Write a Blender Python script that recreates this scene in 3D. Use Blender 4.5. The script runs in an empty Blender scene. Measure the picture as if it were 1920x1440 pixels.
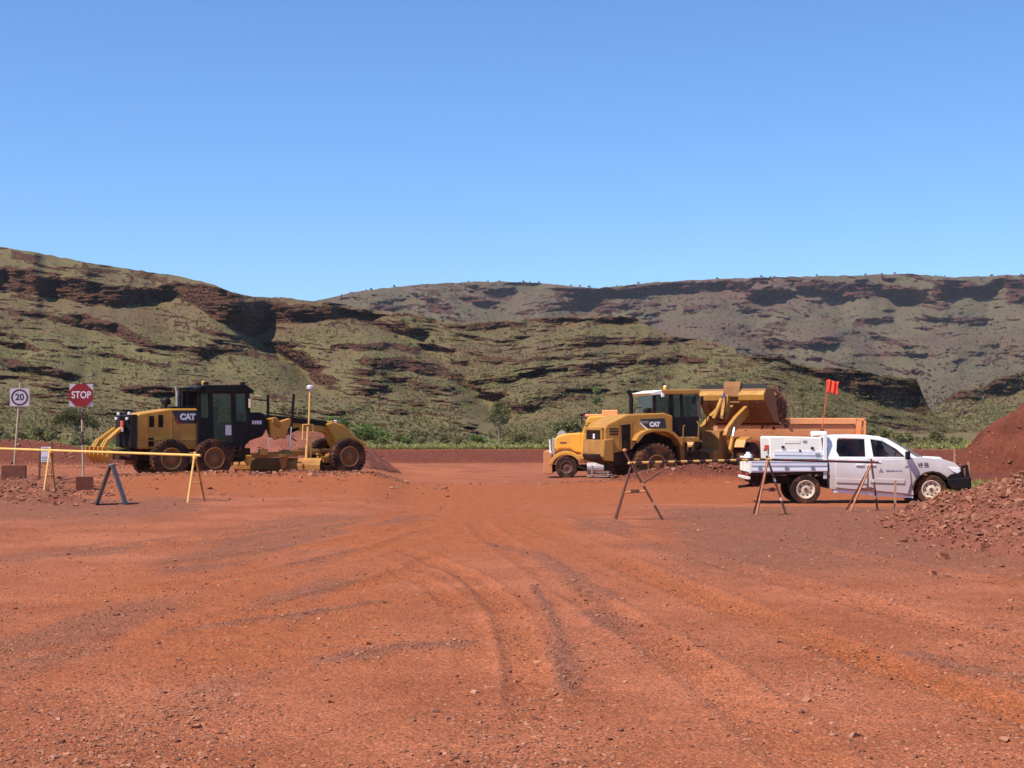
import bpy, bmesh, math, random
import numpy as np
from mathutils import Vector, Matrix

# ------------------------------------------------------------------ camera, sky, sun, exposure
random.seed(7)
RNG = np.random.default_rng(11)
scene = bpy.context.scene
COL = scene.collection
F = 2900.0                      # focal length in pixels of the 1920 px wide photograph
CAM_H = 1.75
HORIZON = 799.0
TH = math.atan((HORIZON - 720.0) / F)

cam_data = bpy.data.cameras.new('camera')
cam_data.sensor_width = 36.0
cam_data.lens = 36.0 * F / 1920.0
cam_data.clip_start = 0.1
cam_data.clip_end = 20000.0
cam = bpy.data.objects.new('camera', cam_data)
COL.objects.link(cam)
cam.location = (0, 0, CAM_H)
cam.rotation_euler = (math.pi / 2 + TH, 0, 0)
scene.camera = cam

SUN_TO = Vector((-0.47, -0.33, 0.82)).normalized()      # direction towards the sun
SUN_EL = math.asin(SUN_TO.z)
SUN_ROT = math.atan2(SUN_TO.x, SUN_TO.y)
world = bpy.data.worlds.new('World')
scene.world = world
world.use_nodes = True
wn = world.node_tree.nodes
wl = world.node_tree.links
wn.clear()
sky = wn.new('ShaderNodeTexSky')
sky.sky_type = 'NISHITA'
sky.sun_disc = False
sky.sun_elevation = SUN_EL
sky.sun_rotation = SUN_ROT
sky.altitude = 900.0
sky.air_density = 1.0
sky.dust_density = 0.0
sky.ozone_density = 10.0
bg = wn.new('ShaderNodeBackground')
bg.inputs['Strength'].default_value = 0.125
wo = wn.new('ShaderNodeOutputWorld')
tint = wn.new('ShaderNodeMix'); tint.data_type = 'RGBA'; tint.blend_type = 'MULTIPLY'     # clear dry air: a little deeper blue
tint.inputs[0].default_value = 1.0
tint.inputs[7].default_value = (0.88, 1.0, 1.09, 1)
wl.new(sky.outputs[0], tint.inputs[6])
wl.new(tint.outputs[2], bg.inputs['Color'])
wl.new(bg.outputs[0], wo.inputs['Surface'])

sun_data = bpy.data.lights.new('sun', 'SUN')
sun_data.energy = 5.0
sun_data.angle = math.radians(0.55)
sun_data.color = (1.0, 0.935, 0.84)
sun = bpy.data.objects.new('sun', sun_data)
COL.objects.link(sun)
sun.rotation_euler = SUN_TO.to_track_quat('Z', 'Y').to_euler()
sun.location = (-40, -20, 60)

vs = scene.view_settings
vs.view_transform = 'Standard'
vs.look = 'None'
vs.exposure = 0.38
vs.gamma = 1.0
vs.use_curve_mapping = False
scene.cycles.max_bounces = 6
scene.cycles.transparent_max_bounces = 10
scene.cycles.volume_bounces = 0
scene.cycles.caustics_reflective = False
scene.cycles.caustics_refractive = False

# ------------------------------------------------------------------ helpers
def ray(px, py):
    a = (px - 960.0) / F
    b = (720.0 - py) / F
    return Vector((a, math.cos(TH) - b * math.sin(TH), math.sin(TH) + b * math.cos(TH)))

def at(px, py, Y):
    r = ray(px, py)
    return Vector((0, 0, CAM_H)) + r * (Y / r.y)

def _hash(ix, iy, seed):
    h = (ix.astype(np.int64) * 374761393 + iy.astype(np.int64) * 668265263 + seed * 974634777) & 0xffffffff
    h = ((h ^ (h >> 13)) * 1274126177) & 0xffffffff
    h = (h ^ (h >> 16)) & 0xffffffff
    return h.astype(np.float64) / 4294967295.0

def vnoise(x, y, seed=0):
    x = np.asarray(x, dtype=np.float64); y = np.asarray(y, dtype=np.float64)
    x, y = np.broadcast_arrays(x, y)
    ix = np.floor(x); iy = np.floor(y)
    fx = x - ix; fy = y - iy
    fx = fx * fx * fx * (fx * (fx * 6 - 15) + 10)
    fy = fy * fy * fy * (fy * (fy * 6 - 15) + 10)
    a = _hash(ix, iy, seed); b = _hash(ix + 1, iy, seed)
    c = _hash(ix, iy + 1, seed); d = _hash(ix + 1, iy + 1, seed)
    return (a * (1 - fx) + b * fx) * (1 - fy) + (c * (1 - fx) + d * fx) * fy * 1.0

def fbm(x, y, seed=0, octv=4, gain=0.5):
    """fractal noise in about -1..1"""
    s = 0.0; amp = 1.0; tot = 0.0; k = 1.0
    for o in range(octv):
        s = s + amp * (vnoise(x * k + 17.3 * o, y * k - 9.1 * o, seed + o * 31) * 2 - 1)
        tot += amp; amp *= gain; k *= 2.03
    return s / tot * 1.5

def sm(a, b, t):
    t = np.clip((np.asarray(t, dtype=np.float64) - a) / (b - a), 0, 1)
    return t * t * (3 - 2 * t)

def tag(o, label=None, cat=None, group=None, kind=None):
    if label: o['label'] = label
    if cat: o['category'] = cat
    if group: o['group'] = group
    if kind: o['kind'] = kind
    return o

def empty(name, loc, rz=0.0):
    o = bpy.data.objects.new(name, None)
    o.empty_display_size = 0.3
    COL.objects.link(o)
    o.location = loc
    o.rotation_euler = (0, 0, rz)
    return o

def link(name, me, parent=None, loc=None, rot=None):
    o = bpy.data.objects.new(name, me)
    COL.objects.link(o)
    if parent is not None: o.parent = parent
    if loc is not None: o.location = loc
    if rot is not None: o.rotation_euler = rot
    return o

def copy_tree(o, parent=None):
    c = o.copy(); COL.objects.link(c); c.parent = parent
    for ch in list(o.children): copy_tree(ch, c)
    return c

class MB:
    """collects shapes into ONE mesh"""
    def __init__(self): self.v = []; self.f = []
    def add(self, vs, fs):
        n = len(self.v)
        self.v.extend([tuple(p) for p in vs])
        self.f.extend([tuple(i + n for i in f) for f in fs])
        return self
    def box(self, c, s, rot=None):
        hx, hy, hz = s[0] / 2, s[1] / 2, s[2] / 2
        vs = [Vector((x, y, z)) for x in (-hx, hx) for y in (-hy, hy) for z in (-hz, hz)]
        if rot is not None: vs = [rot @ p for p in vs]
        c = Vector(c)
        return self.add([p + c for p in vs], [(0,1,3,2),(4,6,7,5),(0,4,5,1),(2,3,7,6),(0,2,6,4),(1,5,7,3)])
    def prism(self, pts, y0, y1, w=None):
        """side-view polygon (x,z) carried across from y0 (near) to y1"""
        n = len(pts)
        a = sum(pts[i][0]*pts[(i+1) % n][1] - pts[(i+1) % n][0]*pts[i][1] for i in range(n))
        if a < 0: pts = list(reversed(pts))
        if w: vs = [(x, -w(z), z) for x, z in pts] + [(x, w(z), z) for x, z in pts]
        else: vs = [(x, y0, z) for x, z in pts] + [(x, y1, z) for x, z in pts]
        fs = [tuple(range(n)), tuple(range(2*n - 1, n - 1, -1))]
        fs += [(i, i + n, (i+1) % n + n, (i+1) % n) for i in range(n)]
        return self.add(vs, fs)
    def bar(self, p0, p1, wx, wy=None, up=(0,0,1)):
        wy = wy or wx
        p0 = Vector(p0); p1 = Vector(p1); d = (p1 - p0)
        L = d.length; d.normalize(); u = Vector(up)
        if abs(d.dot(u)) > 0.98: u = Vector((0, 1, 0))
        s = d.cross(u).normalized(); u = s.cross(d)
        m = Matrix((s, d, u)).transposed()
        return self.box((p0 + p1) / 2, (wx, L, wy), m)
    def tube(self, p0, p1, r0, r1=None, n=8, cap=True):
        r1 = r0 if r1 is None else r1
        p0 = Vector(p0); p1 = Vector(p1); d = (p1 - p0).normalized()
        u = Vector((0,0,1)) if abs(d.z) < 0.9 else Vector((1,0,0))
        s = d.cross(u).normalized(); u = d.cross(s)
        vs = []
        for p, r in ((p0, r0), (p1, r1)):
            for k in range(n):
                a = 2*math.pi*k/n
                vs.append(p + s*(r*math.cos(a)) + u*(r*math.sin(a)))
        fs = [(k, k + n, (k+1) % n + n, (k+1) % n) for k in range(n)]
        if cap: fs += [tuple(range(n)), tuple(range(2*n-1, n-1, -1))]
        return self.add(vs, fs)
    def path(self, pts, r, n=6):
        for a, b in zip(pts[:-1], pts[1:]): self.tube(a, b, r, n=n)
        return self
    def lathe_y(self, prof, n=32, c=(0,0,0)):
        """profile of (radius, y) turned about the y axis"""
        vs = []; fs = []
        m = len(prof)
        for k in range(n):
            a = 2*math.pi*k/n
            for r, y in prof: vs.append((c[0] + r*math.cos(a), c[1] + y, c[2] + r*math.sin(a)))
        for k in range(n):
            k2 = (k+1) % n
            for j in range(m-1):
                fs.append((k*m+j, k2*m+j, k2*m+j+1, k*m+j+1))
        return self.add(vs, fs)
    def lathe_z(self, prof, n=16, c=(0,0,0)):
        vs = []; fs = []; m = len(prof)
        for k in range(n):
            a = 2*math.pi*k/n
            for r, z in prof: vs.append((c[0] + r*math.cos(a), c[1] + r*math.sin(a), c[2] + z))
        for k in range(n):
            k2 = (k+1) % n
            for j in range(m-1): fs.append((k*m+j, k2*m+j, k2*m+j+1, k*m+j+1))
        return self.add(vs, fs)
    def mesh(self, name, mat=None, smooth=False):
        me = bpy.data.meshes.new(name)
        me.from_pydata(self.v, [], self.f)
        bm = bmesh.new(); bm.from_mesh(me)
        bmesh.ops.recalc_face_normals(bm, faces=bm.faces)
        bm.to_mesh(me); bm.free()
        if mat: me.materials.append(mat)
        if smooth: me.polygons.foreach_set('use_smooth', [True]*len(me.polygons))
        return me
    def build(self, name, mat=None, parent=None, bevel=0.0, smooth=False, loc=None, rot=None):
        me = self.mesh(name, mat, smooth)
        o = link(name, me, parent, loc, rot)
        if bevel:
            m = o.modifiers.new('bevel', 'BEVEL')
            m.width = bevel; m.segments = 2; m.limit_method = 'ANGLE'; m.angle_limit = math.radians(35)
            m.harden_normals = False
        return o

def np_mesh(name, V, Fc, mat=None, attrs=None, smooth=True):
    """V (n,3), Fc (m,k) arrays -> mesh; attrs {name: per-vertex float or rgb}"""
    me = bpy.data.meshes.new(name)
    V = np.ascontiguousarray(V, dtype=np.float32); Fc = np.ascontiguousarray(Fc, dtype=np.int32)
    n, k = Fc.shape
    me.vertices.add(len(V)); me.vertices.foreach_set('co', V.ravel())
    me.loops.add(n*k); me.loops.foreach_set('vertex_index', Fc.ravel())
    me.polygons.add(n); me.polygons.foreach_set('loop_start', np.arange(0, n*k, k, dtype=np.int32))
    me.polygons.foreach_set('use_smooth', np.full(n, smooth, dtype=bool))
    for an, av in (attrs or {}).items():
        av = np.asarray(av, dtype=np.float32)
        if av.ndim == 1:
            a = me.attributes.new(an, 'FLOAT', 'POINT'); a.data.foreach_set('value', av)
        else:
            a = me.attributes.new(an, 'FLOAT_VECTOR', 'POINT'); a.data.foreach_set('vector', av.ravel())
    me.update(calc_edges=True)
    me.validate()
    if mat: me.materials.append(mat)
    return me

def grid_faces(nr, nc):
    i = np.arange(nr*nc).reshape(nr, nc)
    return np.stack([i[:-1,:-1], i[:-1,1:], i[1:,1:], i[1:,:-1]], -1).reshape(-1, 4)

def text_mesh(body, size, mat, bold=0.0, depth=0.004, sx=1.0):
    cu = bpy.data.curves.new('lettering', 'FONT')
    cu.body = body; cu.size = size; cu.align_x = 'CENTER'; cu.align_y = 'CENTER'
    cu.extrude = depth; cu.offset = bold
    o = bpy.data.objects.new('lettering', cu); COL.objects.link(o)
    dg = bpy.context.evaluated_depsgraph_get()
    me = bpy.data.meshes.new_from_object(o.evaluated_get(dg))
    bpy.data.objects.remove(o)
    me.transform(Matrix.Rotation(math.pi/2, 4, 'X') @ Matrix.Diagonal((sx, 1, 1, 1)))
    me.materials.clear(); me.materials.append(mat)
    return me

# ------------------------------------------------------------------ materials
DUST = (0.27, 0.095, 0.042)
def nodes_of(m):
    m.use_nodes = True
    nt = m.node_tree; nt.nodes.clear()
    out = nt.nodes.new('ShaderNodeOutputMaterial')
    return nt, nt.nodes, nt.links, out

def N(nt, kind, **kw):
    n = nt.nodes.new('ShaderNode' + kind)
    for k, v in kw.items():
        if k.startswith('i_'):
            key = k[2:]
            key = int(key) if key.isdigit() else key.replace('_', ' ')
            n.inputs[key].default_value = v
        else: setattr(n, k, v)
    return n

def mixc(nt, fac, a, b, blend='MIX'):
    n = nt.nodes.new('ShaderNodeMix'); n.data_type = 'RGBA'; n.blend_type = blend
    for sock, val in ((n.inputs[0], fac), (n.inputs[6], a), (n.inputs[7], b)):
        if hasattr(val, 'is_linked'): nt.links.new(val, sock)
        elif isinstance(val, (int, float)): sock.default_value = val
        else: sock.default_value = (*val[:3], 1)
    return n.outputs[2]

def mth(nt, op, a, b=0.0, c=None):
    n = nt.nodes.new('ShaderNodeMath'); n.operation = op
    for i, v in enumerate((a, b, c)):
        if v is None: continue
        if hasattr(v, 'is_linked'): nt.links.new(v, n.inputs[i])
        else: n.inputs[i].default_value = v
    return n.outputs[0]

def rng(nt, v, a, b, c=0.0, d=1.0, smooth=True):
    n = nt.nodes.new('ShaderNodeMapRange')
    n.interpolation_type = 'SMOOTHSTEP' if smooth else 'LINEAR'
    nt.links.new(v, n.inputs[0])
    for i, x in enumerate((a, b, c, d)): n.inputs[i+1].default_value = x
    return n.outputs[0]

def noise(nt, vec, scale, detail=4, rough=0.55, dist=0.0):
    n = nt.nodes.new('ShaderNodeTexNoise')
    n.inputs['Scale'].default_value = scale; n.inputs['Detail'].default_value = detail
    n.inputs['Roughness'].default_value = rough; n.inputs['Distortion'].default_value = dist
    if vec is not None: nt.links.new(vec, n.inputs['Vector'])
    return n.outputs[0]

def paint(name, col, rough=0.45, metal=0.0, dust=0.25, var=0.12, scale=3.0, low=None, spec=0.5, bump=0.0):
    """painted or moulded surface with uneven red dust; low = height under which more dust has stuck"""
    m = bpy.data.materials.new(name)
    nt, ns, lk, out = nodes_of(m)
    b = N(nt, 'BsdfPrincipled')
    tc = N(nt, 'TexCoord')
    geo = N(nt, 'NewGeometry')
    v = geo.outputs['Position']
    n1 = noise(nt, v, scale, 5, 0.6)
    n2 = noise(nt, v, scale*9, 4, 0.65)
    f = mth(nt, 'MULTIPLY', rng(nt, n1, 0.38, 0.68), 0.7)
    f = mth(nt, 'ADD', f, mth(nt, 'MULTIPLY', rng(nt, n2, 0.4, 0.75), 0.45))
    f = mth(nt, 'MULTIPLY', f, dust)
    if low is not None:
        sep = N(nt, 'SeparateXYZ'); lk.new(v, sep.inputs[0])
        zz = mth(nt, 'ADD', sep.outputs[2], mth(nt, 'MULTIPLY', n1, -0.7))
        g = rng(nt, zz, low[0], low[1], low[2], 0.0)
        f = mth(nt, 'MAXIMUM', f, g)
    c0 = mixc(nt, rng(nt, n2, 0.3, 0.7), tuple(x*(1-var) for x in col), tuple(min(1, x*(1+var)) for x in col))
    c = mixc(nt, f, c0, DUST)
    lk.new(c, b.inputs['Base Color'])
    r = rng(nt, f, 0.0, 0.6, rough, 0.9)
    lk.new(r, b.inputs['Roughness'])
    b.inputs['Metallic'].default_value = metal
    b.inputs['Specular IOR Level'].default_value = spec
    if bump:
        bp = N(nt, 'Bump'); bp.inputs['Strength'].default_value = bump; bp.inputs['Distance'].default_value = 0.02
        lk.new(noise(nt, v, scale*14, 3), bp.inputs['Height']); lk.new(bp.outputs[0], b.inputs['Normal'])
    lk.new(b.outputs[0], out.inputs[0])
    return m

def glass_mat(name, tint=(0.35, 0.38, 0.36), refl=0.6):
    m = bpy.data.materials.new(name)
    nt, ns, lk, out = nodes_of(m)
    tr = N(nt, 'BsdfTransparent'); tr.inputs[0].default_value = (*tint, 1)
    gl = N(nt, 'BsdfGlossy'); gl.inputs['Roughness'].default_value = 0.08
    fr = N(nt, 'Fresnel'); fr.inputs[0].default_value = 1.5
    mx = N(nt, 'MixShader')
    lk.new(mth(nt, 'MULTIPLY', fr.outputs[0], refl), mx.inputs[0])
    lk.new(tr.outputs[0], mx.inputs[1]); lk.new(gl.outputs[0], mx.inputs[2])
    df = N(nt, 'BsdfDiffuse'); df.inputs[0].default_value = (*DUST, 1)
    mx2 = N(nt, 'MixShader')
    geo = N(nt, 'NewGeometry')
    lk.new(mth(nt, 'MULTIPLY', rng(nt, noise(nt, geo.outputs['Position'], 5, 5), 0.35, 0.8), 0.10), mx2.inputs[0])
    lk.new(mx.outputs[0], mx2.inputs[1]); lk.new(df.outputs[0], mx2.inputs[2])
    lk.new(mx2.outputs[0], out.inputs[0])
    return m

M = {}
M['yellow'] = paint('machine_yellow', (0.56, 0.265, 0.022), 0.45, 0, 0.42, 0.12, 1.7)
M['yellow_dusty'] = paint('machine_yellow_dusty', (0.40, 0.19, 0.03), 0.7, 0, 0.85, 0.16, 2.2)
M['truck_yellow'] = paint('truck_yellow', (0.86, 0.41, 0.045), 0.4, 0, 0.18, 0.08, 1.6, (-0.5, 0.7, 0.55))
M['orange'] = paint('tipper_orange', (0.84, 0.345, 0.135), 0.5, 0, 0.22, 0.08, 1.2, (0.0, 1.2, 0.5))
M['black'] = paint('black_paint', (0.006, 0.006, 0.007), 0.55, 0, 0.06, 0.2, 2.0, None, 0.2)
M['black_dusty'] = paint('black_dusty', (0.012, 0.011, 0.010), 0.8, 0, 0.35, 0.2, 2.5, None, 0.2)
M['dark'] = paint('dark_recess', (0.008, 0.007, 0.006), 0.9, 0, 0.15, 0.2, 3, None, 0.1)
M['tyre'] = paint('dusty_tyre', (0.014, 0.013, 0.012), 0.95, 0, 0.60, 0.25, 2.6, None, 0.15, 0.3)
M['rim_yellow'] = paint('rim_yellow', (0.22, 0.105, 0.025), 0.7, 0, 0.8, 0.2, 5)
M['rim_cream'] = paint('rim_cream', (0.62, 0.50, 0.36), 0.5, 0, 0.45, 0.12, 6)
M['rim_dark'] = paint('rim_dark', (0.06, 0.035, 0.025), 0.7, 0, 0.6, 0.2, 6)
M['white'] = paint('white_paint', (0.84, 0.83, 0.81), 0.28, 0, 0.06, 0.02, 1.3, (0.0, 0.95, 0.55))
M['cream'] = paint('cream_plastic', (0.82, 0.79, 0.69), 0.45, 0, 0.08, 0.04, 2.0)
M['alu'] = paint('aluminium', (0.76, 0.76, 0.78), 0.45, 0.2, 0.12, 0.05, 3.0)
M['steel'] = paint('bright_steel', (0.7, 0.7, 0.7), 0.18, 1.0, 0.05, 0.05, 3.0)
M['tank'] = paint('tank_metal', (0.55, 0.53, 0.52), 0.4, 0.6, 0.6, 0.06, 3.0)
M['glass'] = glass_mat('cab_glass', (0.55, 0.59, 0.57), 0.6)
M['glass_dark'] = glass_mat('car_glass', (0.45, 0.47, 0.48), 0.8)
M['clear'] = paint('lamp_lens', (0.85, 0.85, 0.82), 0.15, 0, 0.05, 0.02, 4)
M['amber'] = paint('amber_lens', (0.80, 0.42, 0.06), 0.2, 0, 0.05, 0.05, 4)
M['red_lens'] = paint('red_lens', (0.55, 0.05, 0.03), 0.3, 0, 0.2, 0.05, 4)
M['flag'] = paint('orange_flag', (0.85, 0.075, 0.03), 0.7, 0, 0.05, 0.08, 6)
M['seat'] = paint('seat_cloth', (0.05, 0.052, 0.06), 0.9, 0, 0.1, 0.2, 6)
M['print_black'] = paint('black_print', (0.02, 0.02, 0.025), 0.6, 0, 0.1, 0.1, 6)
M['print_white'] = paint('white_print', (0.78, 0.78, 0.78), 0.5, 0, 0.06, 0.03, 6)
M['print_grey'] = paint('grey_print', (0.22, 0.22, 0.25), 0.6, 0, 0.06, 0.03, 6)
M['decal_red'] = paint('red_decal', (0.30, 0.03, 0.015), 0.5, 0, 0.1, 0.05, 6)
M['sign_red'] = paint('sign_red', (0.30, 0.009, 0.011), 0.45, 0, 0.08, 0.05, 3)
M['sign_white'] = paint('sign_white', (0.62, 0.56, 0.58), 0.5, 0, 0.14, 0.05, 4)
M['sign_ring_shaded'] = paint('sign_ring_shaded', (0.10, 0.008, 0.028), 0.5, 0, 0.05, 0.05, 4)  # red ring with its shade put into the colour, hence dark purple
M['post'] = paint('post_galvanised', (0.50, 0.38, 0.26), 0.6, 0.1, 0.35, 0.1, 5)
M['box_red'] = paint('base_box', (0.17, 0.052, 0.030), 0.9, 0, 0.5, 0.15, 5)
M['rail_yellow'] = paint('rail_yellow', (0.88, 0.50, 0.13), 0.45, 0, 0.18, 0.08, 4)
M['rail_dark'] = paint('rail_dark', (0.05, 0.018, 0.014), 0.5, 0, 0.3, 0.2, 5)
M['rail_red'] = paint('rail_red_shaded', (0.16, 0.02, 0.015), 0.5, 0, 0.3, 0.2, 5)  # the rail's red stripe, darkened to stand in for shade
M['trestle_dark'] = paint('trestle_dark', (0.09, 0.032, 0.018), 0.6, 0, 0.45, 0.3, 6)
M['trestle_orange'] = paint('trestle_orange', (0.58, 0.23, 0.11), 0.6, 0, 0.4, 0.2, 6)
M['board_grey'] = paint('board_grey', (0.10, 0.09, 0.095), 0.5, 0.2, 0.3, 0.15, 5)
M['stake'] = paint('timber_stake', (0.46, 0.27, 0.15), 0.85, 0, 0.4, 0.15, 9)
M['bucket'] = paint('bucket_dusty_shaded', (0.27, 0.128, 0.034), 0.75, 0, 0.7, 0.22, 1.8)  # dusty bucket yellow, browned further to paint in the shade on its back
M['loader_yellow'] = paint('loader_yellow', (0.47, 0.225, 0.026), 0.5, 0, 0.55, 0.15, 1.5)
# ------------------------------------------------------------------ ground
def G0(x, y):
    """broad lie of the land"""
    x = np.asarray(x, float); y = np.asarray(y, float)
    zr = np.interp(y, [0, 29, 36, 40, 52, 57, 61, 75, 95.2, 97.6, 150, 190, 3000],
                      [0, 0, -.13, -.18, -.22, -.5, -.66, -.66, -.55, .26, .02, -.02, -.6])
    zl = np.interp(y, [0, 36, 42.6, 52, 56, 60, 66, 76, 95.2, 97.6, 150, 190, 3000],
                      [0, 0, 0, .04, -.04, -.04, -.12, -.32, -.52, .26, .02, -.02, -.6])
    w = sm(-0.095, -0.06, x/np.maximum(y, 20))
    return zl*(1-w) + zr*w

TRACKS = [  # centre lines of wheel tracks on the ground, (x, y), half width, depth, how unbroken
    ([(0.12, 9.3), (0.14, 10.1), (0.10, 12.05), (-0.03, 14.5), (-0.26, 16.6), (-0.58, 18.6), (-1.14, 20.6), (-2.2, 23.5)], 0.15, 0.022, 0.8),
    ([(-0.27, 10.5), (-0.26, 11.5), (-0.40, 14.0), (-0.75, 16.5), (-1.4, 19.0), (-2.4, 22.0)], 0.13, 0.014, 0.4),
    ([(1.62, 7.5), (1.50, 9.5), (1.32, 11.5), (1.04, 13.8), (0.66, 16.4), (0.30, 19.5), (-0.3, 24.0), (-0.8, 30.0)], 0.20, 0.022, 0.6),
    ([(3.4, 8.2), (2.7, 11.5), (2.0, 15.5), (1.2, 21.0), (0.2, 29.0)], 0.24, 0.016, 0.4),
    ([(4.6, 9.5), (3.9, 13.0), (3.0, 18.0), (1.9, 25.0), (1.2, 32.0)], 0.24, 0.016, 0.4),
    ([(6.4, 15.0), (5.4, 18.0), (4.2, 22.5), (3.2, 27.0), (1.5, 34.0)], 0.26, 0.016, 0.4),
    ([(-9.0, 14.0), (-6.0, 17.0), (-3.6, 20.5), (-2.0, 25.0), (-1.0, 31.0)], 0.26, 0.016, 0.4),
    ([(-11.5, 17.5), (-7.5, 20.5), (-4.6, 24.5), (-2.8, 29.0), (-1.5, 36.0)], 0.28, 0.016, 0.4),
    ([(-6.0, 9.0), (-4.2, 11.2), (-2.6, 13.8), (-1.4, 17.5), (-0.6, 23.0)], 0.22, 0.016, 0.5),
    ([(-8.0, 11.6), (-5.4, 14.2), (-3.4, 17.2), (-2.0, 21.0), (-1.0, 27.0)], 0.24, 0.016, 0.4),
]
def track_fields(x, y):
    """signed side (in half widths) and closeness to the nearest wheel track"""
    rut = np.zeros_like(x); edge = np.zeros_like(x); lug = np.zeros_like(x)
    for pts, hw, dep, whole in TRACKS:
        P = np.array(pts)
        o = np.argsort(P[:, 1]); P = P[o]
        # smooth the polyline
        yy = np.linspace(P[0, 1], P[-1, 1], 60)
        xx = np.interp(yy, P[:, 1], P[:, 0])
        k = np.ones(9)/9
        xs = np.convolve(np.pad(xx, 4, mode='edge'), k, 'valid')
        cx = np.interp(y, yy, xs)
        gx = np.interp(y, yy, np.gradient(xs, yy))
        q = (x - cx)/np.sqrt(1 + gx*gx)/hw
        fade = sm(P[0, 1] - 1.0, P[0, 1] + 1.5, y)*(1 - sm(P[-1, 1] - 4, P[-1, 1], y))
        patch = np.maximum(whole*0.9, sm(-0.25, 0.45, fbm(x*0.35 + hw*9, y*0.22, 71, 3)))
        r = np.exp(-np.clip(np.abs(q), 0, 9)**4)*fade*patch
        e = np.exp(-((np.abs(q) - 1.35)/0.28)**2)*fade*patch
        rut += r*dep; edge += e*dep
        s = y*np.sqrt(1 + gx*gx)
        lug = np.maximum(lug, r*(0.5 + 0.5*np.sin(s*2*math.pi/0.085 + np.abs(q)*2.4)))
    return rut, edge, lug

RIDGES = [([(-0.30, 22.6), (-0.10, 21.9), (0.29, 20.8), (0.62, 18.0), (0.85, 14.5), (0.95, 13.4)], .19), ([(3.1, 11.9), (3.25, 11.2), (3.6, 10.5)], .12),
          ([(-1.35, 11.7), (-0.9, 12.1), (-0.4, 12.4)], .15), ([(-2.9, 13.2), (-2.1, 14.2), (-1.3, 15.4)], .10), ([(0.22, 16.9), (0.34, 14.6), (0.40, 12.2), (0.36, 10.2)], .09)]
def ridge(x, y):
    """low loose ridges of coarser, darker grit thrown up beside the tracks"""
    out = np.zeros_like(np.asarray(x, float))
    for pts, hw in RIDGES:
        P = np.array(pts); d = np.full(out.shape, 9.0)
        for a, b in zip(P[:-1], P[1:]):
            ab = b - a; L2 = ab @ ab
            t = np.clip(((x - a[0])*ab[0] + (y - a[1])*ab[1])/L2, 0, 1)
            d = np.minimum(d, np.hypot(x - a[0] - t*ab[0], (y - a[1] - t*ab[1])*.6))
        d = d*(1 + .5*fbm(x*1.7, y*1.1, 25, 3))
        out = np.maximum(out, np.exp(-(d/hw)**2))
    return out

def windrow(x, y):
    px = 960 + x/np.maximum(y, 5)*F
    # bank in front of loader and truck
    c = 56.0 + fbm(x*0.25, x*0 + 3.3, 5, 2)*0.5
    h = np.interp(px, [640, 720, 780, 1000, 1130, 1200, 1260, 1420, 1600, 1750, 1900], [0, .13, .05, .09, .22, .62, .70, .72, .6, .5, .5])
    h = h*(1 + 0.22*fbm(x*0.9, y*0.9, 6, 4))
    z = h*np.exp(-((y - c)/1.0)**2)
    # low rough lip the grader blade leaves
    h2 = np.interp(px, [80, 200, 420, 620, 690, 745, 770], [0, .05, .10, .16, .22, .16, 0])*(1 + .5*fbm(x*1.4, y*1.4, 8, 4))
    z = z + h2*np.exp(-((y - 54.2)/0.55)**2)
    # heap of rough soil pushed up on the left behind the signs
    h3 = np.interp(px, [-900, -100, 20, 110, 170, 230, 330], [1.0, 1.30, 1.38, 1.30, .95, .35, 0])
    z = z + h3*np.exp(-np.clip(np.abs((y - 82)/3.2), 0, 9)**3)*(1 + .06*fbm(x*.5, y*.5, 9, 3))
    return z

def rough(x, y):
    """how lumpy the loose soil is: the left verge and the foot of the rock pile"""
    px = 960 + x/np.maximum(y, 5)*F
    a = sm(260, 60, px + 40*fbm(x*.6, y*.3, 21, 3))*sm(33.5, 36.5, y)*(1 - sm(52, 56, y))
    return a

def GZ(x, y, fine=True):
    x = np.asarray(x, float); y = np.asarray(y, float)
    z = G0(x, y) + windrow(x, y)
    z = z + 0.035*fbm(x*0.12, y*0.09, 1, 3)*sm(9, 26, y)*(1 - sm(300, 800, y))
    ra = rough(x, y)
    z = z + ra*(0.16*fbm(x*0.8, y*0.8, 22, 4) + 0.06*fbm(x*3.1, y*3.1, 23, 3))
    if fine:
        rut, edge, lug = track_fields(x, y)
        near = 1 - sm(40, 75, y)
        z = z - rut + edge*0.8 - lug*0.020 + 0.022*ridge(x, y)*(1 + .6*fbm(x*5, y*5, 24, 3))
        z = z + near*(0.012*fbm(x*1.1, y*0.8, 2, 3) + 0.006*fbm(x*6, y*6, 3, 3))
        pad = sm(50, 60, y)*(1 - sm(94, 96, y))
        z = z + pad*0.03*fbm(x*0.9, y*0.7, 4, 4)
    return z

def gz(x, y): return float(GZ(np.array([x]), np.array([y]))[0])

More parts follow.
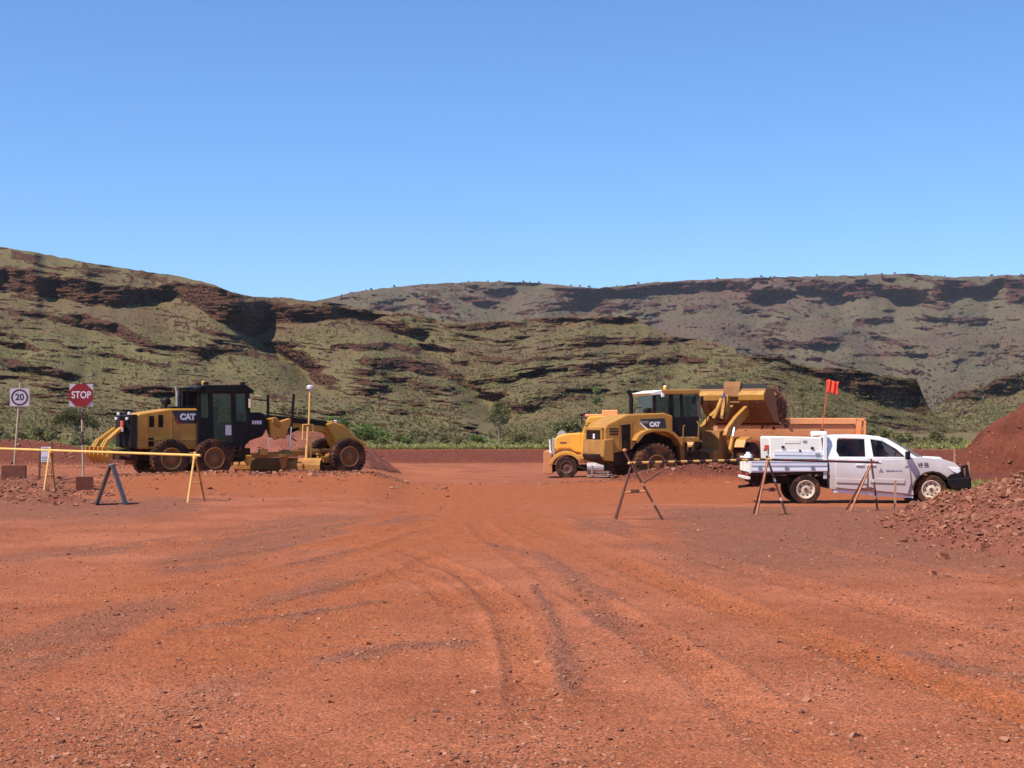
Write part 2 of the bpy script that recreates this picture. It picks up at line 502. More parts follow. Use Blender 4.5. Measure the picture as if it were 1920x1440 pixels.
def ground_material():
    m = bpy.data.materials.new('red_dirt')
    nt, ns, lk, out = nodes_of(m)
    b = N(nt, 'BsdfPrincipled'); b.inputs['Roughness'].default_value = 0.95; b.inputs['Specular IOR Level'].default_value = 0.12
    geo = N(nt, 'NewGeometry'); v = geo.outputs['Position']
    at_o = N(nt, 'Attribute', attribute_name='orange').outputs['Fac']
    at_g = N(nt, 'Attribute', attribute_name='gravel').outputs['Fac']
    at_r = N(nt, 'Attribute', attribute_name='fresh').outputs['Fac']
    at_v = N(nt, 'Attribute', attribute_name='veg').outputs['Fac']
    n_b = noise(nt, v, 0.55, 5, 0.6)
    n_m = noise(nt, v, 4.0, 5, 0.62)
    n_f = noise(nt, v, 38.0, 4, 0.7)
    n_ff = noise(nt, v, 130.0, 3, 0.7)
    base = mixc(nt, rng(nt, n_b, 0.3, 0.7), (0.275, 0.083, 0.035), (0.388, 0.128, 0.060))
    org = mixc(nt, rng(nt, n_m, 0.3, 0.7), (0.290, 0.080, 0.028), (0.360, 0.108, 0.040))
    grv = mixc(nt, rng(nt, n_m, 0.3, 0.7), (0.180, 0.066, 0.038), (0.255, 0.098, 0.057))
    frs = mixc(nt, rng(nt, n_m, 0.25, 0.75), (0.1110, 0.0311, 0.0192), (0.1776, 0.0518, 0.0311))
    veg = mixc(nt, rng(nt, n_b, 0.35, 0.65), (0.1258, 0.0851, 0.0407), (0.1776, 0.1332, 0.0555))
    o2 = rng(nt, mth(nt, 'ADD', at_o, mth(nt, 'MULTIPLY', mth(nt, 'SUBTRACT', n_m, 0.5), 0.8)), 0.15, 0.95)
    g2 = rng(nt, mth(nt, 'ADD', at_g, mth(nt, 'MULTIPLY', mth(nt, 'SUBTRACT', n_m, 0.5), 0.9)), 0.10, 1.05)
    c = mixc(nt, o2, base, org)
    c = mixc(nt, g2, c, grv)
    c = mixc(nt, at_r, c, frs)
    c = mixc(nt, at_v, c, veg)
    # grit: every small stone a little lighter or darker than the dust
    vo = N(nt, 'TexVoronoi'); vo.inputs['Scale'].default_value = 46; lk.new(v, vo.inputs['Vector'])
    sepv = N(nt, 'SeparateColor'); lk.new(vo.outputs['Color'], sepv.inputs[0])
    grit = rng(nt, sepv.outputs[0], 0.0, 1.0, 0.74, 1.26, False)
    vo2 = N(nt, 'TexVoronoi'); vo2.inputs['Scale'].default_value = 105; lk.new(v, vo2.inputs['Vector'])
    sepw = N(nt, 'SeparateColor'); lk.new(vo2.outputs['Color'], sepw.inputs[0])
    grit2 = rng(nt, sepw.outputs[1], 0.0, 1.0, 0.80, 1.20, False)
    k = mth(nt, 'MULTIPLY', grit, grit2)
    k = mth(nt, 'MULTIPLY', k, rng(nt, n_f, 0.25, 0.75, 0.84, 1.16, False))
    comb = N(nt, 'CombineColor'); [lk.new(k, comb.inputs[i]) for i in range(3)]
    c = mixc(nt, 1.0, c, comb.outputs[0], 'MULTIPLY')
    lk.new(c, b.inputs['Base Color'])
    h = mth(nt, 'ADD', mth(nt, 'MULTIPLY', n_f, 0.9), mth(nt, 'MULTIPLY', n_ff, 0.35))
    h = mth(nt, 'ADD', h, mth(nt, 'MULTIPLY', vo.outputs['Distance'], -0.8))
    h = mth(nt, 'ADD', h, mth(nt, 'MULTIPLY', n_m, 1.6))
    bp = N(nt, 'Bump'); bp.inputs['Strength'].default_value = 0.65; bp.inputs['Distance'].default_value = 0.022
    lk.new(h, bp.inputs['Height']); lk.new(bp.outputs[0], b.inputs['Normal'])
    lk.new(b.outputs[0], out.inputs[0])
    return m
M['ground'] = ground_material()

def ground_fields(x, y):
    px = 960 + x/np.maximum(y, 5)*F
    rut, edge, lug = track_fields(x, y)
    # the well-driven haul road: orange dust in the middle and along the crossing road
    road = sm(36.5, 41, y + 1.2*fbm(x*.3, y*.3, 41, 3))*(1 - sm(54.5, 56.5, y))*sm(-13.5, -10.5, x + fbm(x*.4, y*.4, 42, 2))
    mid = np.exp(-((x + 0.9 - 0.00*(y))/(1.2 + y*0.045))**2)*sm(17, 26, y)*(1 - sm(40, 44, y))*1.1
    leftp = np.exp(-((x + 2.6)/2.4)**2)*sm(9.5, 12.0, y)*(1 - sm(17, 24, y))*0.75
    rightp = np.exp(-((x - (5.2 - 0.2*y))/0.8)**2)*sm(6, 8, y)*(1 - sm(22, 30, y))*0.55
    phi = np.arctan2(x + .6, 44 - y); rr = np.hypot(x + .6, 44 - y)
    streak = fbm(phi*13, rr*0.10, 43, 4)
    org = np.clip(np.maximum.reduce([road*1.05, mid, leftp, rightp]) + 0.30*streak, 0, 1)
    org = np.clip(org + rut*7, 0, 1)*(1 - sm(56, 60, y))
    # coarse grey-brown gravel on the shoulders and in streaks between the wheel tracks
    sh_r = sm(1.2, 3.2, x - 0.05*(y - 24) + 0.6*fbm(x*.5, y*.4, 44, 3))*sm(15, 21, y)*(1 - sm(35, 38, y))
    sh_l = sm(-5.2, -7.4, x + .9*fbm(x*.4, y*.4, 45, 3))*sm(25, 31, y)*(1 - sm(36, 39, y))*0.8
    stre = sm(0.10, 0.62, fbm(phi*21, rr*0.13, 46, 4))*0.75*(1 - sm(28, 36, y))
    patches = np.exp(-(((x - 0.75)/0.33)**2 + ((y - 14.6)/2.6)**2))*0.95 + np.exp(-(((x - 0.05)/0.35)**2 + ((y - 19.2)/1.8)**2))*0.8
    patches += np.exp(-(((x + 1.1)/0.9)**2 + ((y - 11.3)/0.7)**2))*0.85
    patches += np.exp(-(((x + 3.0)/1.1)**2 + ((y - 7.9)/0.5)**2))*0.7
    patches = patches*sm(-0.35, 0.55, fbm(x*2.4 + .5*y, y*0.8 - x*.3, 50, 4))
    grv = np.clip(np.maximum.reduce([sh_r*0.85, sh_l, stre*0.95]) + patches*0.45 + edge*16 + .85*ridge(x, y), 0, 1)
    grv = grv*(1 - rut*22).clip(0, 1)
    ra = rough(x, y)
    grv = np.clip(np.maximum(grv, ra*0.75), 0, 1)
    wr = windrow(x, y)
    fresh = np.clip(sm(0.04, 0.30, wr)*0.95 + sm(94.5, 95.6, y)*(1 - sm(97.3, 98.2, y)), 0, 1)
    fresh = np.clip(fresh + ra*0.6*sm(-.1, .5, fbm(x*1.2, y*1.2, 47, 3)), 0, 1)
    pad = sm(56, 58, y)*(1 - sm(94, 96, y))
    grv = np.clip(grv*(1 - pad) + pad*(0.30 + 0.35*fbm(x*.25, y*.2, 48, 3)), 0, 1)
    veg = sm(97.6, 99.0, y + 0.5*fbm(x*.6, y*.3, 49, 3))
    return org, grv, fresh, veg

def build_ground():
    # rows closer together near the viewer, columns closer together where the ground is seen large
    ys = np.concatenate([np.linspace(-12, 6.0, 14)[:-1],
                         1.75*F/(np.linspace(1500, 868, 560) - HORIZON),
                         np.linspace(74, 100, 90), np.linspace(102, 200, 40), np.geomspace(230, 6000, 14)])
    ys = np.unique(ys)
    s = np.concatenate([np.linspace(-6, -0.5, 16)[:-1], np.linspace(-0.5, -0.40, 14)[:-1], np.linspace(-0.40, 0.40, 640),
                        np.linspace(0.40, 0.5, 14)[1:], np.linspace(0.5, 6, 16)[1:]])
    S, Yg = np.meshgrid(s, ys)
    Xg = S*(np.maximum(Yg, 0)*0.93 + 3.0)
    Zg = GZ(Xg, Yg)
    org, grv, frs, veg = ground_fields(Xg, Yg)
    V = np.stack([Xg, Yg, Zg], -1).reshape(-1, 3)
    me = np_mesh('ground', V, grid_faces(*Xg.shape), M['ground'],
                 {'orange': org.ravel(), 'gravel': grv.ravel(), 'fresh': frs.ravel(), 'veg': veg.ravel()})
    return tag(link('ground', me), kind='structure')
build_ground()

# ------------------------------------------------------------------ loose stones
def octa_stones(P, S, seed, squash=0.65):
    """many small rounded-angular stones as one mesh: P (n,3) centres, S (n,) sizes"""
    r = np.random.default_rng(seed); n = len(P)
    base = np.array([(-1,-1,-1),(1,-1,-1),(1,1,-1),(-1,1,-1),(-1,-1,1),(1,-1,1),(1,1,1),(-1,1,1)], float)*.62
    V = base[None]*(0.62 + 0.62*r.random((n, 8, 1))) + (r.random((n, 8, 3)) - .5)*0.30
    V[:, :, 0] *= (0.8 + 0.7*r.random(n))[:, None]
    q = r.standard_normal((n, 4)); q /= np.linalg.norm(q, axis=1)[:, None]
    w, x, y, z = q.T
    R = np.stack([1-2*(y*y+z*z), 2*(x*y-w*z), 2*(x*z+w*y), 2*(x*y+w*z), 1-2*(x*x+z*z), 2*(y*z-w*x), 2*(x*z-w*y), 2*(y*z+w*x), 1-2*(x*x+y*y)], -1).reshape(n, 3, 3)
    V = np.einsum('nij,nkj->nki', R, V)
    V[:, :, 2] *= squash
    V = V*S[:, None, None]*0.62 + P[:, None, :]
    f = np.array([(0,3,2,1),(4,5,6,7),(0,1,5,4),(1,2,6,5),(2,3,7,6),(3,0,4,7)])
    Fc = (f[None] + (np.arange(n)*8)[:, None, None]).reshape(-1, 4)
    tint = np.repeat(r.random(n), 8)
    return V.reshape(-1, 3), Fc, tint

def stone_material(name, a, b, c):
    m = bpy.data.materials.new(name)
    nt, ns, lk, out = nodes_of(m)
    p = N(nt, 'BsdfPrincipled'); p.inputs['Roughness'].default_value = 0.85; p.inputs['Specular IOR Level'].default_value = 0.25
    t = N(nt, 'Attribute', attribute_name='tint').outputs['Fac']
    oi = N(nt, 'ObjectInfo').outputs['Random']
    t = mth(nt, 'FRACT', mth(nt, 'ADD', t, oi))
    r = N(nt, 'ValToRGB'); lk.new(t, r.inputs[0])
    e = r.color_ramp.elements
    e[0].color = (*a, 1); e[1].color = (*c, 1); e[1].position = 1.0
    k = e.new(0.55); k.color = (*b, 1)
    geo = N(nt, 'NewGeometry')
    nn = noise(nt, geo.outputs['Position'], 25, 4, 0.65)
    cc = mixc(nt, mth(nt, 'MULTIPLY', rng(nt, nn, 0.4, 0.8), 0.55), r.outputs[0], (0.36, 0.13, 0.07))
    lk.new(cc, p.inputs['Base Color'])
    bp = N(nt, 'Bump'); bp.inputs['Strength'].default_value = 0.5; bp.inputs['Distance'].default_value = 0.01
    lk.new(noise(nt, geo.outputs['Position'], 60, 3), bp.inputs['Height']); lk.new(bp.outputs[0], p.inputs['Normal'])
    lk.new(p.outputs[0], out.inputs[0])
    return m
M['gravel'] = stone_material('gravel_stone', (0.13, 0.046, 0.026), (0.29, 0.110, 0.058), (0.42, 0.20, 0.115))
M['rubble'] = stone_material('rubble_stone', (0.135, 0.047, 0.027), (0.25, 0.092, 0.050), (0.38, 0.175, 0.10))

def scatter_gravel():
    n = 135000
    py = HORIZON + (1470 - HORIZON)*np.power(RNG.random(n), 0.8)
    py = np.clip(py, 905, 1480)
    y = 1.75*F/(py - HORIZON)*(1 + 0.02*(RNG.random(n) - .5))
    s = (RNG.random(n) - .5)*0.76
    x = s*y
    org, grv, frs, veg = ground_fields(x, y)
    cl = 0.5 + 0.9*fbm(x*0.9, y*0.55, 61, 4)
    keep = RNG.random(n) < np.clip(0.10 + 0.60*grv + 0.40*cl - 0.22*org, 0.04, 1)
    x, y = x[keep], y[keep]
    n = len(x)
    size = 0.0080*np.exp(0.46*RNG.standard_normal(n))*(1 + 0.012*y)
    size = np.clip(size, 0.004, 0.055)
    big = RNG.random(n) < 0.004
    size[big] = 0.018 + 0.018*RNG.random(big.sum())
    z = GZ(x, y) + size*0.05
    V, Fc, t = octa_stones(np.stack([x, y, z], -1), size*1.25, 5)
    me = np_mesh('gravel', V, Fc, M['gravel'], {'tint': t}, smooth=False)
    tag(link('gravel', me), 'small red-brown stones scattered over the dirt in the foreground', 'gravel', kind='stuff')
    # clods and rubble on the rough left verge, the banks and the heap behind
    n = 16000
    px = -60 + 900*RNG.random(n); yy = 34 + 22*RNG.random(n)
    x = (px - 960)/F*yy
    keep = RNG.random(n) < rough(x, yy)*0.9 + 0.02
    xa, ya = x[keep], yy[keep]
    n2 = 5200
    yb = 56 + 1.4*RNG.standard_normal(n2); pxb = 640 + 1060*RNG.random(n2); xb = (pxb - 960)/F*yb
    kb = RNG.random(n2) < np.clip(windrow(xb, yb)*2.0, 0.05, 1); xb, yb = xb[kb], yb[kb]
    n3 = 3500
    yc = 54.2 + 0.5*RNG.standard_normal(n3); pxc = 180 + 590*RNG.random(n3); xc = (pxc - 960)/F*yc
    n4 = 2500
    yd = 76.5 + 6*RNG.random(n4); pxd = -60 + 330*RNG.random(n4); xd = (pxd - 960)/F*yd
    x = np.concatenate([xa, xb, xc, xd]); y = np.concatenate([ya, yb, yc, yd])
    size = np.clip(0.030*np.exp(0.6*RNG.standard_normal(len(x))), 0.012, 0.16)
    V, Fc, t = octa_stones(np.stack([x, y, GZ(x, y) + size*0.1], -1), size*1.3, 6)
    me = np_mesh('rubble', V, Fc, M['rubble'], {'tint': t}, smooth=False)
    tag(link('rubble', me), 'dark red clods and rubble along the verge and windrows', 'rubble', kind='stuff')
scatter_gravel()

# ------------------------------------------------------------------ hills
def band_mask(u, py, top, bot, soft=3.0, wob=5.0, seed=0):
    """rock band between two traced lines; edges broken up"""
    t = np.array(top, float); b = np.array(bot, float)
    u0 = max(t[0, 0], b[0, 0]) if False else min(t[0, 0], b[0, 0]); u1 = max(t[-1, 0], b[-1, 0])
    yt = np.interp(u, t[:, 0], t[:, 1]); yb = np.interp(u, b[:, 0], b[:, 1])
    n1 = fbm(u/16.0, py/30.0 + seed, 200 + seed, 3)*wob; n2 = fbm(u/22.0, py/30.0 + seed + 5, 230 + seed, 3)*wob
    m = sm(-soft, soft, py - (yt + n1))*sm(-soft, soft, (yb + n2) - py)
    return m*sm(u0 - 12, u0 + 12, u)*(1 - sm(u1 - 12, u1 + 12, u))

NEAR_BANDS = [
  ([(-80,498),(0,500),(57,500),(83,523),(140,520),(200,533),(277,537),(333,530),(383,533),(417,543),(467,568)],
   [(-80,542),(0,547),(83,557),(163,567),(200,577),(233,577),(277,560),(350,560),(383,583),(433,617),(477,633)], 1.0),
  ([(460,566),(507,563),(567,573),(593,573),(633,572),(690,584)], [(470,633),(500,627),(510,607),(567,605),(633,597),(690,600)], 1.0),
  ([(690,598),(747,609),(805,619)], [(690,602),(717,617),(747,628),(800,632)], 1.0),
  ([(740,585),(790,592),(820,600)], [(740,590),(773,598),(820,608)], 0.9),
  ([(255,510),(317,524)], [(255,520),(317,533)], 0.8), ([(20,468),(80,480)], [(20,485),(80,492)], 0.7), ([(150,495),(230,510)], [(150,503),(230,520)], 0.7),
  ([(15,577),(67,583),(117,593),(157,590),(200,600),(250,620),(290,642)], [(15,590),(100,603),(167,617),(217,633),(267,650),(295,656)], 1.0),
  ([(293,647),(367,647),(460,652),(490,664)], [(293,656),(400,666),(490,672)], 0.9), ([(360,612),(450,630)], [(360,620),(450,641)], 0.8),
  ([(270,540),(385,566)], [(270,545),(385,573)], 0.4),
  ([(-40,632),(0,637),(67,647),(80,652)], [(-40,645),(0,648),(67,659),(80,660)], 0.95), ([(150,657),(233,667),(320,685)], [(150,664),(233,676),(320,691)], 0.85),
  ([(-40,660),(0,667),(83,687),(150,703)], [(-40,682),(0,687),(100,705),(150,712)], 0.95), ([(227,720),(300,723),(340,728)], [(227,735),(300,745),(340,743)], 1.0),
  ([(80,763),(187,790)], [(80,772),(187,801)], 0.8), ([(493,730),(547,748)], [(493,741),(547,757)], 0.8), ([(100,730),(180,742)], [(100,736),(180,750)], 0.7),
  ([(620,645),(700,643),(760,643),(793,655)], [(620,652),(677,658),(740,657),(793,664)], 0.9),
  ([(673,673),(760,667),(810,680),(872,706)], [(673,681),(707,692),(793,702),(843,715),(872,724)], 1.0),
  ([(783,717),(830,722),(880,734)], [(783,723),(830,731),(880,742)], 0.95),
  ([(843,678),(880,674)], [(843,684),(880,683)], 0.9),
  ([(880,716),(977,700),(1027,693),(1107,680),(1140,681),(1160,676),(1271,668),(1325,674)], [(880,724),(977,711),(1027,702),(1107,693),(1150,689),(1271,680),(1325,680)], 1.0),
  ([(900,668),(977,673),(1110,663)], [(900,673),(977,679),(1110,670)], 0.8), ([(1080,645),(1100,641),(1200,636),(1262,634)], [(1080,653),(1100,650),(1200,645),(1262,641)], 0.9),
  ([(893,738),(947,733)], [(893,748),(947,744)], 1.0), ([(960,763),(1027,746),(1060,742)], [(960,769),(1027,756),(1060,749)], 0.85), ([(1000,735),(1090,724)], [(1000,740),(1090,730)], 0.6),
  ([(833,611),(900,606),(987,605)], [(833,618),(900,618),(987,614)], 0.9), ([(993,597),(1060,594),(1095,597)], [(993,606),(1060,607),(1095,604)], 0.95),
  ([(1115,592),(1150,590),(1198,596)], [(1115,606),(1150,609),(1198,607)], 1.0),
  ([(1405,670),(1463,666),(1490,684)], [(1405,678),(1463,678),(1490,690)], 1.0),
  ([(1480,681),(1527,690),(1613,694),(1655,706),(1719,712),(1735,745)], [(1480,684),(1530,708),(1570,729),(1634,755),(1698,774),(1740,782)], 1.0),
  ([(1690,775),(1766,792)], [(1690,780),(1766,802)], 0.7),
]
NEAR_SKY = [(-500,415),(-200,435),(0,462),(67,473),(167,493),(267,508),(333,518),(400,533),(433,548),(467,555),(533,558),(593,565),(640,570),(690,581),(730,584),(773,587),(817,599),
            (843,606),(900,604),(993,597),(1060,594),(1126,591),(1190,594),(1202,604),(1262,630),(1356,644),(1407,670),(1463,666),(1484,680),(1527,689),(1613,693),(1655,705),(1719,711),(1728,735),(1741,763),(1775,798),(1800,822),(2000,826),(2450,826)]
def gull(u, py, path, width, depth):
    p = np.array(sorted(path, key=lambda q: q[1]), float)
    uc = np.interp(py, p[:, 1], p[:, 0])
    fade = sm(p[0, 1] - 25, p[0, 1] + 10, py)*(1 - sm(p[-1, 1] - 30, p[-1, 1] + 5, py))
    return depth*np.exp(-np.abs((u - uc)/width)**1.5)*fade

def blur_u(a, k):
    if k < 1: return a
    p = np.pad(a, ((0, 0), (k + 1, k)), mode='edge')
    c = np.cumsum(p, 1)
    return (c[:, 2*k + 1:] - c[:, :-2*k - 1])/(2*k + 1)

def hill_mesh(name, us, skyl, base_py, d_base, rate, bands, nrow, shift, rel, strata, seed, steep=1.03):
    """slope as a real surface: columns by bearing, rows by height; rock bands stand steep, grass slopes lie back"""
    us = np.asarray(us, float)
    sk = np.array(skyl, float)
    ysky = np.interp(us, sk[:, 0], sk[:, 1])
    ysky = ysky + 1.1*fbm(us/14.0, us*0, seed + 90, 4)
    t = np.linspace(0, 1, nrow)
    PY = base_py[None, :] + t[:, None]*(ysky - base_py)[None, :]
    U = np.broadcast_to(us[None, :], PY.shape).copy()
    mask = np.zeros_like(PY)
    for k, (tp, bt, st) in enumerate(bands):
        mask = np.maximum(mask, st*band_mask(U, PY, tp, bt, 1.6, 4.2, k + seed)*(.62 + .38*sm(-.6, .1, fbm(U/15.0, PY/6.0, k + seed + 60, 3))))
    # thin strata that come and go
    dip = np.interp(us, [0, 300, 800, 930, 1100, 1300, 1450, 1760, 1920], [0, 38, 110, 140, 112, 95, 100, 190, 160])[None, :]
    q = PY - dip*0.85
    sn = fbm(U/34.0, q/3.4, seed + 7, 3) + 0.55*fbm(U/120.0, q/26.0, seed + 8, 2)
    thin = sm(strata[0], strata[0] + 0.25, sn)*strata[1]
    lump = sm(0.50, 0.80, fbm(U/8.0, q/4.0, seed + 14, 3) + 0.35*fbm(U/90.0, q/40.0, seed + 15, 2))*0.7
    mask = np.maximum(mask, np.maximum(thin, lump*strata[1]))
    dpy = np.abs(base_py - ysky)[None, :]/(nrow - 1)
    w = rate(U, PY)
    D = d_base[None, :] + np.concatenate([np.zeros((1, len(us))), np.cumsum((w[1:] + w[:-1])/2*dpy, 0)], 0)
    # a rock band stands up where it is, and the bench above it lies back until the slope is caught up
    off = np.zeros_like(D); cur = np.zeros(len(us)); lam = 30.0
    mb = blur_u(mask, 3)
    for r in range(1, nrow):
        cur = cur*np.exp(-dpy[0]/lam*(1 - np.clip(mb[r]*1.3, 0, 1))) - steep*w[r]*mb[r]*dpy[0]
        off[r] = cur
    off = 0.55*blur_u(off, 2) + 0.45*blur_u(off, 11)
    D = D + off
    D = D + shift(U, PY)*sm(0, 0.12, t)[:, None]
    D = D + rel*fbm(U/110.0, PY/34.0, seed + 2, 3)*sm(0, 0.08, t)[:, None]
    D = D + rel*0.30*mask*fbm(U/13.0, PY/8.0, seed + 3, 4)
    D = D + rel*0.24*mask*fbm(U/26.0, PY/3.0, seed + 5, 2)
    D = D + rel*0.05*fbm(U/9.0, PY/3.5, seed + 4, 3)
    a = (U - 960)/F; b = (720 - PY)/F
    ry = math.cos(TH) - b*math.sin(TH); rz = math.sin(TH) + b*math.cos(TH)
    X = a/ry*D; Y = D; Z = CAM_H + rz/ry*D
    # the far side of the ridge, falling away out of sight
    top = []
    for j, (dd, dz) in enumerate(((15, -1.0), (60, -8), (180, -40), (500, -150))):
        sc = D[-1]/600.0
        yy = D[-1] + dd*sc
        top.append((X[-1]*yy/D[-1], yy, Z[-1] + dz*sc))
    X = np.vstack([X] + [q[0][None] for q in top]); Y = np.vstack([Y] + [q[1][None] for q in top]); Z = np.vstack([Z] + [q[2][None] for q in top])
    mk = np.vstack([mask] + [np.zeros((1, len(us)))]*4)
    # foot buried below the plain
    X = np.vstack([X[0:1]*0.97, X]); Y = np.vstack([Y[0:1]*0.97, Y]); Z = np.vstack([Z[0:1] - 6, Z]); mk = np.vstack([mk[0:1]*0, mk])
    V = np.stack([X, Y, Z], -1)
    me = np_mesh(name, V.reshape(-1, 3), grid_faces(*X.shape), M[name], {'rock': mk.ravel()})
    o = tag(link(name.split('_of_')[0] if False else name, me), kind='structure')
    return V[1:-4], mask, U, PY

def hill_material(name, grass_a, grass_b, soil, rock_a, rock_b, sc):
    m = bpy.data.materials.new(name)
    nt, ns, lk, out = nodes_of(m)
    b = N(nt, 'BsdfPrincipled'); b.inputs['Roughness'].default_value = 0.95; b.inputs['Specular IOR Level'].default_value = 0.08
    geo = N(nt, 'NewGeometry'); v = geo.outputs['Position']
    rk = N(nt, 'Attribute', attribute_name='rock').outputs['Fac']
    n1 = noise(nt, v, 0.012*sc, 5, 0.6); n2 = noise(nt, v, 0.09*sc, 5, 0.65); n3 = noise(nt, v, 0.6*sc, 4, 0.7)
    g = mixc(nt, rng(nt, n2, 0.35, 0.65), grass_a, grass_b)
    s = mixc(nt, rng(nt, mth(nt, 'ADD', mth(nt, 'MULTIPLY', n1, 0.6), mth(nt, 'MULTIPLY', n2, 0.4)), 0.44, 0.60), g, soil)
    s = mixc(nt, rng(nt, n3, 0.45, 0.62, 0.0, 0.55), s, soil)
    r = mixc(nt, rng(nt, mth(nt, 'ADD', mth(nt, 'MULTIPLY', n3, 0.55), mth(nt, 'MULTIPLY', n2, 0.45)), 0.36, 0.62), rock_a, rock_b)
    sep = N(nt, 'SeparateXYZ'); lk.new(geo.outputs['Normal'], sep.inputs[0])
    steep = rng(nt, sep.outputs[2], 0.72, 0.45)
    f = rng(nt, mth(nt, 'ADD', mth(nt, 'MAXIMUM', rk, mth(nt, 'MULTIPLY', steep, 0.7)), mth(nt, 'MULTIPLY', mth(nt, 'SUBTRACT', n3, 0.5), 0.8)), 0.30, 0.62)
    c = mixc(nt, f, s, r)
    lk.new(c, b.inputs['Base Color'])
    bp = N(nt, 'Bump'); bp.inputs['Strength'].default_value = 1.0; bp.inputs['Distance'].default_value = 0.9/sc
    vr = N(nt, 'TexVoronoi'); vr.inputs['Scale'].default_value = 0.34*sc
    mp = N(nt, 'Mapping'); mp.inputs['Scale'].default_value = (1, 1, 2.6); lk.new(v, mp.inputs[0]); lk.new(mp.outputs[0], vr.inputs['Vector'])
    hh = mth(nt, 'ADD', n3, mth(nt, 'MULTIPLY', noise(nt, v, 2.2*sc, 3, 0.7), 0.4))
    lk.new(mth(nt, 'ADD', hh, mth(nt, 'MULTIPLY', mth(nt, 'MULTIPLY', vr.outputs['Distance'], f), -2.6)), bp.inputs['Height']); lk.new(bp.outputs[0], b.inputs['Normal'])
    lk.new(b.outputs[0], out.inputs[0])
    return m
M['near_hill'] = hill_material('near_hill', (0.128, 0.112, 0.042), (0.178, 0.150, 0.060), (0.155, 0.096, 0.052), (0.048, 0.021, 0.013), (0.128, 0.052, 0.029), 1.0)
M['right_hill'] = M['near_hill']
M['far_hill'] = hill_material('far_hill', (0.110, 0.092, 0.050), (0.145, 0.118, 0.062), (0.130, 0.076, 0.054), (0.052, 0.023, 0.017), (0.135, 0.052, 0.036), 0.4)

def us_grid(step): return np.concatenate([np.linspace(-500, -60, 60)[:-1], np.arange(-60, 1985, step), np.linspace(1990, 2450, 60)])
def near_shift(u, py):
    s = gull(u, py, [(497,540),(500,600),(480,640),(560,690),(620,760)], 42, 75)
    s = s + gull(u, py, [(690,588),(735,622),(790,655),(855,700),(900,742),(945,805)], 48, 60)
    s = s + gull(u, py, [(300,560),(330,640),(420,700)], 40, 18)
    s = s + gull(u, py, [(1290,640),(1260,700),(1200,770)], 60, 22)
    s = s + 150*sm(1470, 1770, u) - 35*np.exp(-((u - 1420)/70)**2)
    s = s - 30*np.exp(-((u - 400)/60)**2)*sm(700, 560, py)
    return s
us = us_grid(2.4)
bp_ = np.interp(us, [-500, 0, 900, 1600, 1760, 2450], [828, 828, 829, 829, 832, 838])
NEAR = hill_mesh('near_hill', us, NEAR_SKY, bp_, np.interp(us, [-500, 0, 940, 1500, 2450], [175, 175, 190, 195, 230]),
                 lambda u, p: np.interp(p, [450, 560, 700, 836], [1.9, 1.75, 1.5, 1.3]), NEAR_BANDS, 290, near_shift, 9.0, (0.52, 0.95), 300)
RIGHT_SKY = [(1600,822),(1690,805),(1735,778),(1775,747),(1800,730),(1843,727),(1869,708),(1920,695),(2000,670),(2450,600)]
us2 = np.concatenate([np.arange(1600, 1985, 2.4), np.linspace(1990, 2450, 60)])
RIGHT = hill_mesh('right_hill', us2, RIGHT_SKY, np.full(len(us2), 834.0), np.interp(us2, [1600, 1800, 2450], [470, 420, 300]),
                  lambda u, p: 2.0 + 0*p, [([(1765,748),(1800,731),(1843,728)], [(1765,756),(1800,748),(1843,752)], 1.0), ([(1850,718),(1869,709),(1920,697),(2000,672)], [(1850,742),(1869,745),(1920,728),(2000,705)], 1.0)],
                  90, lambda u, p: 0*p, 10.0, (0.68, 0.8), 400)
FAR_SKY = [(-500,600),(300,590),(520,575),(593,564),(660,548),(727,539),(793,533),(910,528),(987,529),(1043,533),(1093,538),(1127,540),(1160,536),(1228,529),(1356,522),(1527,518),(1698,513),(1783,520),(1830,518),(1920,515),(2450,505)]
FAR_BANDS = [
  ([(1033,541),(1080,543),(1127,543)], [(1033,548),(1080,556),(1127,562)], 1.0), ([(1126,540),(1228,533),(1356,526),(1407,531)], [(1126,556),(1228,548),(1356,545),(1407,548)], 0.95),
  ([(1400,545),(1440,541),(1482,537)], [(1400,556),(1420,566),(1482,558)], 1.0), ([(1490,530),(1600,530),(1740,540)], [(1490,548),(1600,556),(1740,566)], 0.75),
  ([(1750,526),(1800,528),(1872,532)], [(1750,566),(1800,552),(1872,558)], 0.95), ([(1890,525),(1990,520)], [(1890,570),(1990,565)], 1.0),
  ([(1480,644),(1530,634),(1580,632)], [(1480,656),(1530,650),(1580,644)], 0.95), ([(800,565),(850,570)], [(800,580),(850,588)], 0.9), ([(870,550),(912,556)], [(870,566),(912,576)], 0.95),
  ([(910,545),(960,550)], [(910,556),(960,566)], 0.8), ([(1040,546),(1085,590)], [(1040,560),(1085,600)], 0.9), ([(1130,575),(1200,570)], [(1130,590),(1200,580)], 0.6),
  ([(1280,575),(1340,565)], [(1280,592),(1340,578)], 0.7), ([(1600,600),(1680,592)], [(1600,614),(1680,606)], 0.7), ([(1430,605),(1480,600)], [(1430,615),(1480,612)], 0.5),
  ([(690,575),(770,572)], [(690,583),(770,581)], 0.6), ([(1760,600),(1850,590)], [(1760,608),(1850,602)], 0.6),
]
def far_shift(u, py):
    s = gull(u, py, [(1075,540),(1110,600),(1150,680)], 44, 120) + gull(u, py, [(1440,540),(1420,620),(1500,740)], 50, 90)
    s = s + gull(u, py, [(1700,560),(1640,650),(1700,760)], 55, 100) + gull(u, py, [(1240,550),(1230,640)], 45, 60)
    s = s + gull(u, py, [(1860,545),(1840,640)], 45, 80) + gull(u, py, [(930,545),(960,620)], 45, 60) + gull(u, py, [(1560,550),(1580,620)], 40, 50)
    return s
us3 = us_grid(2.4)
